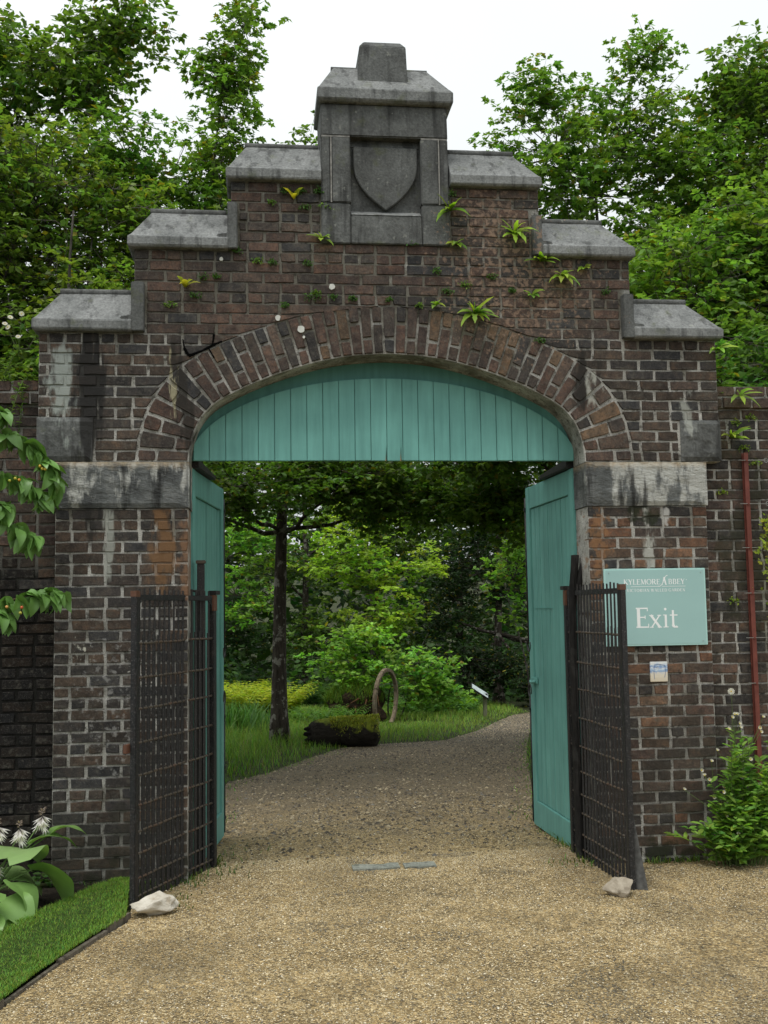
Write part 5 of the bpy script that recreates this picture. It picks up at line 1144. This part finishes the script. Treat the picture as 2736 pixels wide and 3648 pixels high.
harts_tongue(1.45, 4.26, 5, .08, "tiny upright fern close under the second notice-side coping", YG)
harts_tongue(.50, 4.42, 6, .10, "small fern at the lower corner of the shield panel on the notice side", YG)
harts_tongue(.02+.32, 3.96, 5, .09, "tiny yellow fern just above the crown of the arch", YG)
harts_tongue(-.475, 4.43, 8, .12, "small fern at the lower corner of the shield panel on the lawn side", YG)
harts_tongue(-.67, 4.72, 3, .12, "yellow two-tongued fern under the topmost lawn-side coping", (.55, .52, .04), up=1.2)
harts_tongue(-1.435, 4.06, 5, .13, "upright yellow fern on the bricks under the second lawn-side coping", (.42, .45, .05), up=1.1)
harts_tongue(2.44, 3.66, 7, .16, "fern at the outer corner under the lowest notice-side coping", YG)
harts_tongue(2.62, 3.33, 6, .17, "yellow fern hanging over the coping of the mossy garden wall", YG, y=.055)
harts_tongue(2.56, 3.02, 9, .16, "hart's-tongue fern on the mossy wall just below its coping", YG, y=.10)
def tuft(x, z, r_, label, group, col=(.075, .16, .035), n_=60, y=-.003):
    a = NR.uniform(-1.5, 1.5, n_); l = r_*NR.uniform(.25, 1, n_); P = np.stack([np.sin(a)*l, -NR.uniform(.0, .4, n_)*r_, np.cos(a)*l*.75], -1)+NR.normal(size=(n_, 3))*np.array([.006, .004, .006]); P[:, 1] = np.minimum(P[:, 1], -.002)
    D = np.stack([NR.normal(size=n_), -np.abs(NR.normal(size=n_)), NR.normal(.2, 1, n_)], -1); A, F_, kk = leaf_arrays(P, D, np.array([0, -.7, .7])+NR.normal(size=(n_, 3))*.3, NR.uniform(.010, .022, n_), PLAIN)
    st = MB()
    for i in range(6): q = P[i*4 % n_]; st.tube([(0, .003, 0), tuple(q*.5), tuple(q)], .0014, 3, False)
    b = len(A); V_ = np.concatenate([A, np.array(st.v)]); C = np.concatenate([np.repeat(colvar(n_, col, .25, .12), kk, 0), np.tile(np.array([.05, .06, .02]), (len(st.v), 1))])
    me = npmesh('spleenwort', V_, F_+[np.array(st.f)+b], C); o = link('spleenwort_tuft', me, SOFTLEAF, None, (x, y, z)); return tag(o, label, 'fern', group)
SPG = 'small green tufts rooted in the brick joints'; SPL = 'small dark green tuft of spleenwort rooted in a brick joint'
for x, z, r_ in ((-.49, 4.765, .055), (-.59, 4.645, .05), (-.545, 3.985, .07), (-.745, 3.93, .035), (-1.535, 3.915, .06), (-1.36, 3.985, .05), (-.62, 4.77, .04), (-.73, 4.77, .04), (-.83, 4.68, .03), (-.45, 4.65, .055), (-1.08, 4.32, .05), (-.93, 4.245, .045), (-.83, 4.24, .035), (-.58, 4.235, .04), (-.52, 4.02, .045), (-.26, 3.99, .03), (-1.31, 4.12, .045), (-1.22, 4.13, .03), (.18, 4.40, .04), (.46, 4.77, .05), (.55, 4.10, .05), (.75, 4.165, .04), (.90, 4.07, .03), (1.60, 4.065, .04), (.42, 4.05, .045), (.22, 3.95, .03), (.0, 3.985, .03), (-.40, 4.0, .03), (1.10, 3.70, .045), (.35, 4.20, .04)):
    where = 'under the topmost coping on the lawn side' if z > 4.6 and x < 0 else 'in the bricks beside the lawn-side edge of the second coping step' if x < -1.0 and z > 4.2 else 'in the bricks between the lawn-side steps and the arch' if x < -1.0 else 'in the course just below the shield panel' if z > 4.19 and abs(x) < 1.1 else 'along the joint just above the arch crown' if abs(x) < .8 and z < 4.05 else 'beside the notice-side edge of the shield panel' if z > 4.6 else 'in the lichen-blotched bricks above the notice-side haunch'
    tuft(x, z, r_, 'small green spleenwort tuft '+where, SPG, (.075, .16, .035) if R.random() < .7 else (.14, .24, .04))
# broad grid leaf
def grid_leaf(L_, W_, fold, droop, col, nu=8, nv=6, heart=.12, wave=.02, vein=.10):
    V_ = []; F_ = []; C = []; p = Vector((0, 0, 0)); ang = 0; ph = R.uniform(0, 6)
    for i in range(nu+1):
        t = i/nu; wd = W_*.5*(math.sin(math.pi*min(1, (t*.93+.07))**.62))**.8 if 0 < t < 1 else (.0 if t == 1 else W_*.12)
        for j in range(nv+1):
            s = -1+2*j/nv; x = s*wd; zz = abs(s)*wd*fold+wave*L_*math.sin(ph+t*9+s*2)*abs(s); back = -heart*L_*abs(s)*max(0, 1-t*3.2)
            V_.append((x, p.y+back*math.cos(ang), p.z+zz)); k = (1-vein*abs(math.sin(s*nv*1.57)))*(.85+.3*R.random()*.3); C.append([v*k for v in col])
        ang -= droop/nu; p = p+Vector((0, math.cos(ang), math.sin(ang)))*(L_/nu)
    for i in range(nu):
        for j in range(nv): a = i*(nv+1)+j; F_.append((a, a+1, a+nv+2, a+nv+1))
    return V_, F_, np.array(C)
# hosta
hs_ = thing('hosta_plant', 'hosta with big pale green leaves and white flowers in the flower bed', 'plant', (-2.62, -.50, 0))
HL_ = [(-2.40, -.62, .30, -.35, .1, .40, .30), (-2.28, -.50, .20, -.9, -.5, .40, .27), (-2.52, -.86, .18, 2.9, -.25, .34, .34), (-2.62, -.80, .30, 2.4, .1, .32, .30), (-2.30, -.36, .34, -1.2, .15, .30, .17), (-2.40, -.78, .08, -2.3, -.5, .32, .24), (-2.60, -.40, .36, .9, .3, .30, .25), (-2.20, -.28, .38, -1.35, .2, .24, .13), (-2.48, -.98, .02, -2.7, -.35, .26, .22), (-2.44, -.42, .14, -1.0, -.2, .30, .22), (-2.70, -.75, .14, 2.0, -.2, .30, .26), (-2.36, -.66, .16, -1.9, -.6, .30, .20), (-2.30, -.86, -.01, -2.0, -.2, .20, .14)]
for i, (x, y, z, az, el, L_, W_) in enumerate(HL_):
    V_, F_, c = grid_leaf(L_*1.0, W_*1.25, .18, 1.4, (.21, .37, .10) if i % 3 else (.27, .42, .15), 12, 12, .14, .045, .34)
    o = link('leaf', pymesh('leaf', V_, F_, c), GLOSSLEAF, hs_, (x+2.58, y+.48, z+.04), smooth=True); o.rotation_euler = (el+.35, R.uniform(-.25, .25), az)
    mb = MB(); mb.tube([(R.uniform(-.04, .04), R.uniform(-.04, .04), 0), ((x+2.58)*.5, (y+.48)*.5, (z+.04)*.7), (x+2.58, y+.48, z+.04)], [.007, .006, .004], 5); mb.build('leaf_stalk', m_plain('stalk_green', (.12, .20, .06), .6, .3) if i == 0 else bpy.data.materials['stalk_green'], hs_)
def hosta_flower(x, y, z, k):
    mb = MB(); fr = thing('x', 'x', 'x') if False else None
    st = MB(); st.tube([(0, 0, .05), (x*.6, y*.6, z*.6), (x, y, z)], [.005, .004, .003], 5); o = st.build('flower_stem', bpy.data.materials['stalk_green'], hs_)
    V_ = []; F_ = []; C = []
    for i in range(20):
        bud = i < 8; a = i*2.4; u_ = i/20; h = z+.065-.10*u_; ln = (.018+.012*R.random()) if bud else .052+.022*R.random(); d = Vector((math.cos(a), math.sin(a), (.5 if bud else -.7-.9*R.random()))).normalized(); s1 = d.cross(Vector((0, 0, 1))).normalized(); s2 = d.cross(s1)
        b = Vector((x, y, h))
        for q in range(6):
            an = q*1.047; r0 = s1*math.cos(an)+s2*math.sin(an); r1 = s1*math.cos(an+.52)+s2*math.sin(an+.52); r3 = s1*math.cos(an-.52)+s2*math.sin(an-.52); n0 = len(V_)
            V_ += [tuple(b), tuple(b+d*ln*.6+r1*ln*.16), tuple(b+d*ln*1.1+r0*ln*.34), tuple(b+d*ln*.6+r3*ln*.16)]; F_.append((n0, n0+1, n0+2, n0+3)); w0 = (.84, .81, .84) if not bud else (.34, .26, .22); C += [(.42, .36, .34), w0, w0, w0]
    link('flower_head', pymesh('flower_head', V_, F_, np.array(C)), PETAL, o)
for k, (x, z, y) in enumerate(((-2.512, .46, -.40), (-2.375, .45, -.42), (-2.50, .27, -.52), (-2.262, .50, -.30))): hosta_flower(x+2.58, y+.48, z, k)
# cherry trained on the left: trunk outside the frame, branches across the wall
ch = thing('cherry_tree', 'cherry branches with ripening fruit reaching across the blackened wall', 'tree', (-3.25, -.30, 0))
O = Vector((-3.25, -.30, 0)); CB = m_bark('cherry_bark', (.05, .03, .022), (.12, .075, .055), (.16, .14, .12), .4)
mb = MB(); mb.tube([(0, 0, -.1), (.02, .02, 1.2), (0, 0, 2.2), (.05, 0, 3.6)], [.06, .05, .04, .02], 8); mb.build('trunk', CB, ch, smooth=True)
BRL = [([(-3.23, -.3, 2.3), (-2.85, -.28, 2.72), (-2.58, -.26, 2.98), (-2.44, -.25, 2.93), (-2.33, -.25, 2.80), (-2.25, -.25, 2.62)], 26), ([(-3.23, -.3, 2.1), (-2.9, -.28, 2.52), (-2.62, -.26, 2.70), (-2.45, -.25, 2.66), (-2.34, -.26, 2.55)], 17), ([(-3.24, -.3, 1.9), (-2.85, -.28, 2.36), (-2.60, -.26, 2.40), (-2.46, -.26, 2.33), (-2.37, -.25, 2.26)], 13),
       ([(-3.24, -.3, 1.4), (-2.85, -.28, 1.80), (-2.58, -.26, 1.88), (-2.36, -.25, 1.92), (-2.17, -.25, 1.92)], 18), ([(-3.24, -.3, 2.5), (-2.9, -.3, 2.95), (-2.66, -.3, 3.12), (-2.58, -.3, 3.10)], 8), ([(-2.85, -.28, 1.80), (-2.62, -.27, 1.82), (-2.53, -.26, 1.76)], 6), ([(-2.9, -.28, 2.52), (-2.66, -.28, 2.52), (-2.55, -.28, 2.50)], 6)]
CL = []
for v in range(6):
    V_, F_, c = grid_leaf(.115, .062, .30, 1.1, (.15, .30, .07), 6, 4, .02, .03, .12); me = pymesh('cherry_leaf', V_, F_, c*R.uniform(.85, 1.25)); me.materials.append(GLOSSLEAF); me.polygons.foreach_set('use_smooth', [True]*len(me.polygons)); CL.append(me)
for pts, nl in BRL:
    P3 = [Vector(p)-O for p in pts]; mb = MB(); mb.tube([tuple(p) for p in P3], list(np.linspace(.013, .003, len(P3))), 6); br = mb.build('branch', CB, ch, smooth=True)
    for i in range(int(nl*3.0)):
        t = .35+.65*R.random()**.7; q = t*(len(P3)-1); k = min(int(q), len(P3)-2); p = P3[k].lerp(P3[k+1], q-k)
        o = link('leaf', R.choice(CL), None, ch, p+Vector((R.uniform(-.02, .02), R.uniform(-.05, .01), R.uniform(-.02, .03)))); o.rotation_euler = (R.uniform(-1.2, .2), R.uniform(-.6, .6), R.uniform(-2.9, 1.2)); s = R.uniform(.85, 1.4); o.scale = (s, s, s)
for k, (x, z, c) in enumerate(((-2.345, 2.755, (.55, .36, .04)), (-2.33, 2.738, (.55, .42, .05)), (-2.312, 2.735, (.60, .40, .05)), (-2.475, 2.665, (.55, .25, .03)), (-2.50, 2.675, (.45, .42, .05)), (-2.535, 2.66, (.40, .42, .05)), (-2.447, 1.84, (.50, .10, .03)), (-2.455, 1.805, (.40, .36, .05)), (-2.54, 1.845, (.55, .28, .08)))):
    bm = bmesh.new(); bmesh.ops.create_uvsphere(bm, u_segments=12, v_segments=8, radius=.0105); me = bpy.data.meshes.new('cherry'); bm.to_mesh(me); bm.free(); link('cherry', me, m_plain('cherry_skin_%d' % k, c, .25, .5, 0, .2, 60), ch, Vector((x, -.32, z))-O, smooth=True)
# daisy clump on the right
def stem_plant(name, label, base, stems, fl, leafcol, cat, seed, leafL=.075, wid=.55, ycl=.09, dens=46, petal=(.82, .80, .68), headr=.012):
    rr = random.Random(seed); rg = np.random.default_rng(seed); t = thing(name, label, cat, base); B = Vector(base); st = MB(); LPs, LDs, LUs, LLs = [], [], [], []
    tips = []
    for (x, y, z, w_) in stems:
        for q in range(w_):
            x1 = x+rr.gauss(0, .05); y1 = min(y+rr.gauss(0, .06), ycl); z1 = z*rr.uniform(.75, 1.05); b0 = Vector((rr.uniform(-.10, .10)+(x-B.x)*.35, rr.uniform(-.08, .05), 0)); tp_ = Vector((x1-B.x, y1-B.y, z1-B.z)); md = b0.lerp(tp_, .5)+Vector((rr.uniform(-.05, .05), rr.uniform(-.05, 0), .10))
            pl = [b0*(1-s)**2+md*2*s*(1-s)+tp_*s*s for s in np.linspace(0, 1, 7)]; st.tube([tuple(p) for p in pl], list(np.linspace(.0042, .0016, 7)), 4, False); tips.append(tp_)
            for s in np.linspace(.12, .97, int(dens*max(.35, z1/1.0))):
                i = min(int(s*6), 5); p = pl[i].lerp(pl[i+1], s*6-i); a = rr.uniform(0, 6.28); LPs.append(tuple(p)); LDs.append((math.cos(a), math.sin(a)*.9-.15, rr.uniform(-.1, .7))); LUs.append((rr.gauss(0, .3), -.3+rr.gauss(0, .3), 1)); LLs.append(leafL*rr.uniform(.55, 1.3)*(1.15-.45*s))
    n_ = len(LPs); st.build('stems', m_plain('daisy_stem', (.09, .14, .04), .7, .2) if 'daisy_stem' not in bpy.data.materials else bpy.data.materials['daisy_stem'], t)
    A, F_, kk = leaf_arrays(np.array(LPs), np.array(LDs), np.array(LUs), np.array(LLs), PLAIN, wid); link('foliage', npmesh('foliage', A, F_, np.repeat(colvar(n_, leafcol, .25, .12), kk, 0)), SOFTLEAF, t)
    for i, (x, y, z, open_) in enumerate(fl):
        V_ = []; F_ = []; C = []; c = Vector((0, 0, 0)); m_ = 12
        n0 = 0; V_ += [(headr*.45*math.cos(a), headr*.45*math.sin(a), .002) for a in np.linspace(0, 6.283, 9)[:-1]]; F_.append(tuple(range(8))); C += [(.6, .42, .03)]*8
        for q in range(m_):
            a = q*6.283/m_; r0, r1 = headr*.4, headr*(1.9 if open_ else 1.05); zz = .0 if open_ else .010; b = len(V_)
            V_ += [(r0*math.cos(a-.2), r0*math.sin(a-.2), 0), (r1*math.cos(a-.16), r1*math.sin(a-.16), zz), (r1*1.06*math.cos(a), r1*1.06*math.sin(a), zz), (r1*math.cos(a+.16), r1*math.sin(a+.16), zz), (r0*math.cos(a+.2), r0*math.sin(a+.2), 0)]; F_.append((b, b+1, b+2, b+3, b+4)); C += [petal]*5
        o = link('flower', pymesh('flower', V_, F_, np.array(C)), PETAL, t, Vector((x, y, z))-B); o.rotation_euler = (rr.uniform(.5, 1.4), rr.uniform(-.3, .3), rr.uniform(-.5, .5))
        near = min(tips, key=lambda v: (v-o.location).length); mb = MB(); mb.tube([tuple(near.lerp(Vector((0, 0, 0)), .15)), tuple(o.location)], .0016, 4); mb.build('flower_stalk', bpy.data.materials['daisy_stem'], o).matrix_parent_inverse = o.matrix_basis.inverted()
    return t
SP = [(2.20, -.20, .55, 4), (2.30, -.12, .72, 5), (2.38, -.14, .80, 5), (2.48, -.2, .72, 5), (2.12, -.22, .34, 4), (2.05, -.20, .25, 3), (2.50, -.30, .62, 7), (2.62, -.30, .50, 7), (2.28, -.32, .45, 6), (2.40, -.28, .42, 6), (2.30, -.30, .30, 5), (2.55, -.25, .55, 6), (2.20, -.30, .16, 4), (2.35, -.02, .95, 2), (2.62, -.15, .80, 4), (2.5, -.32, .25, 5), (2.46, -.1, .88, 3), (1.92, -.16, .20, 1)]
rf = random.Random(5); FLW = [(2.39, -.09, 1.175, True)]+[(rf.uniform(2.15, 2.60), rf.uniform(-.3, -.05), 0, False) for _ in range(26)]
FLW = [FLW[0]]+[(x, y, .42+.5*rf.random()+(.12 if x > 2.3 else -.08), False) for x, y, z, q in FLW[1:]]+[(2.02, -.08, .50, False), (2.29, -.33, .235, False)]
stem_plant('daisy_clump', 'tall leafy daisy clump with white buds at the foot of the mossy wall', (2.36, -.16, 0), SP, FLW, (.19, .34, .06), 'plant', 9, .10, .66)
stem_plant('wall_daisy', 'straggling white daisies growing on the wall top beside the lowest lawn-side coping', (-2.62, .12, 3.40), [(-2.60, .1, 3.80, 4), (-2.66, .1, 3.75, 4), (-2.56, .1, 3.62, 3)], [(-2.66, .02, 3.79, True), (-2.64, .02, 3.765, True), (-2.55, .02, 3.86, True), (-2.57, .02, 3.70, True), (-2.62, .0, 3.83, True)], (.12, .20, .04), 'plant', 4, .04, .5, .2, 16, headr=.0095)
tr_ = make_tree('wall_shrub', 'fresh green self-sown shrub on the wall top beyond the lowest notice-side coping', (2.56, .26, 3.40), .42, .008, [(2.56, .22, 3.66, .13, .10, .16, 10), (2.50, .2, 3.48, .06, .08, .08, 4)], (.13, .27, .045), .055, LOBED, BARK, SOFTLEAF, ros=5, lpr=5, seed=91, spread=.08, tw=.001, cat='shrub', wig=.02)
# ivy-like climber at the right edge
cl_ = thing('climbing_plant', 'yellow-green climbing plant on the wires beside the rust-red post', 'climber', (2.80, .05, 1.7)); mb = MB(); mb.tube([(.05, .02, -1.7), (.03, 0, -.6), (-.02, -.02, .1), (-.05, -.02, .75)], [.008, .006, .004, .002], 5); mb.build('stem', TWIG, cl_)
n = 230; Zc = NR.uniform(-.15, .75, n); Xc = NR.normal(.02, .055, n)-.06*Zc+.02; P = np.stack([Xc, NR.normal(-.03, .02, n), Zc], -1)
A, F_, kk = leaf_arrays(P, np.stack([NR.normal(size=n), NR.normal(-.5, .5, n), NR.normal(-.4, .7, n)], -1), np.array([0, -1, .6])+NR.normal(size=(n, 3))*.3, NR.uniform(.025, .05, n), LOBED, 1.3); link('foliage', npmesh('foliage', A, F_, np.repeat(colvar(n, (.30, .36, .04), .25, .15), kk, 0)), SOFTLEAF, cl_)
for i, (x, z) in enumerate(((2.66, 2.93), (2.74, 2.82), (2.60, 3.12), (2.72, 3.16), (2.47, 2.60), (2.52, 1.80))):
    tuft(x, z, .05, 'small yellow-green tuft rooted in the joints of the mossy garden wall', 'tufts on the mossy garden wall', (.22, .32, .04), 40, .105)
# low plants in the bed
for i, (x, y, l) in enumerate(((-2.62, -1.15, 'dark leafy seedling clump in the bare soil below the hosta'), (-2.30, .0, 'small seedling clump in the soil against the brick pier'))):
    n = 60; P = np.stack([NR.normal(0, .07, n), NR.normal(0, .05, n), NR.uniform(.01, .09, n)], -1); A, F_, kk = leaf_arrays(P, np.stack([NR.normal(size=n), NR.normal(size=n), NR.normal(.2, .3, n)], -1), np.array([0, 0, 1.])+NR.normal(size=(n, 3))*.3, NR.uniform(.03, .07, n), PLAIN); o = link('seedling_clump', npmesh('seedling_clump', A, F_, np.repeat(colvar(n, (.06, .13, .03), .3, .1), kk, 0)), SOFTLEAF, None, (x, y, .0)); tag(o, l, 'plant', kind='stuff')
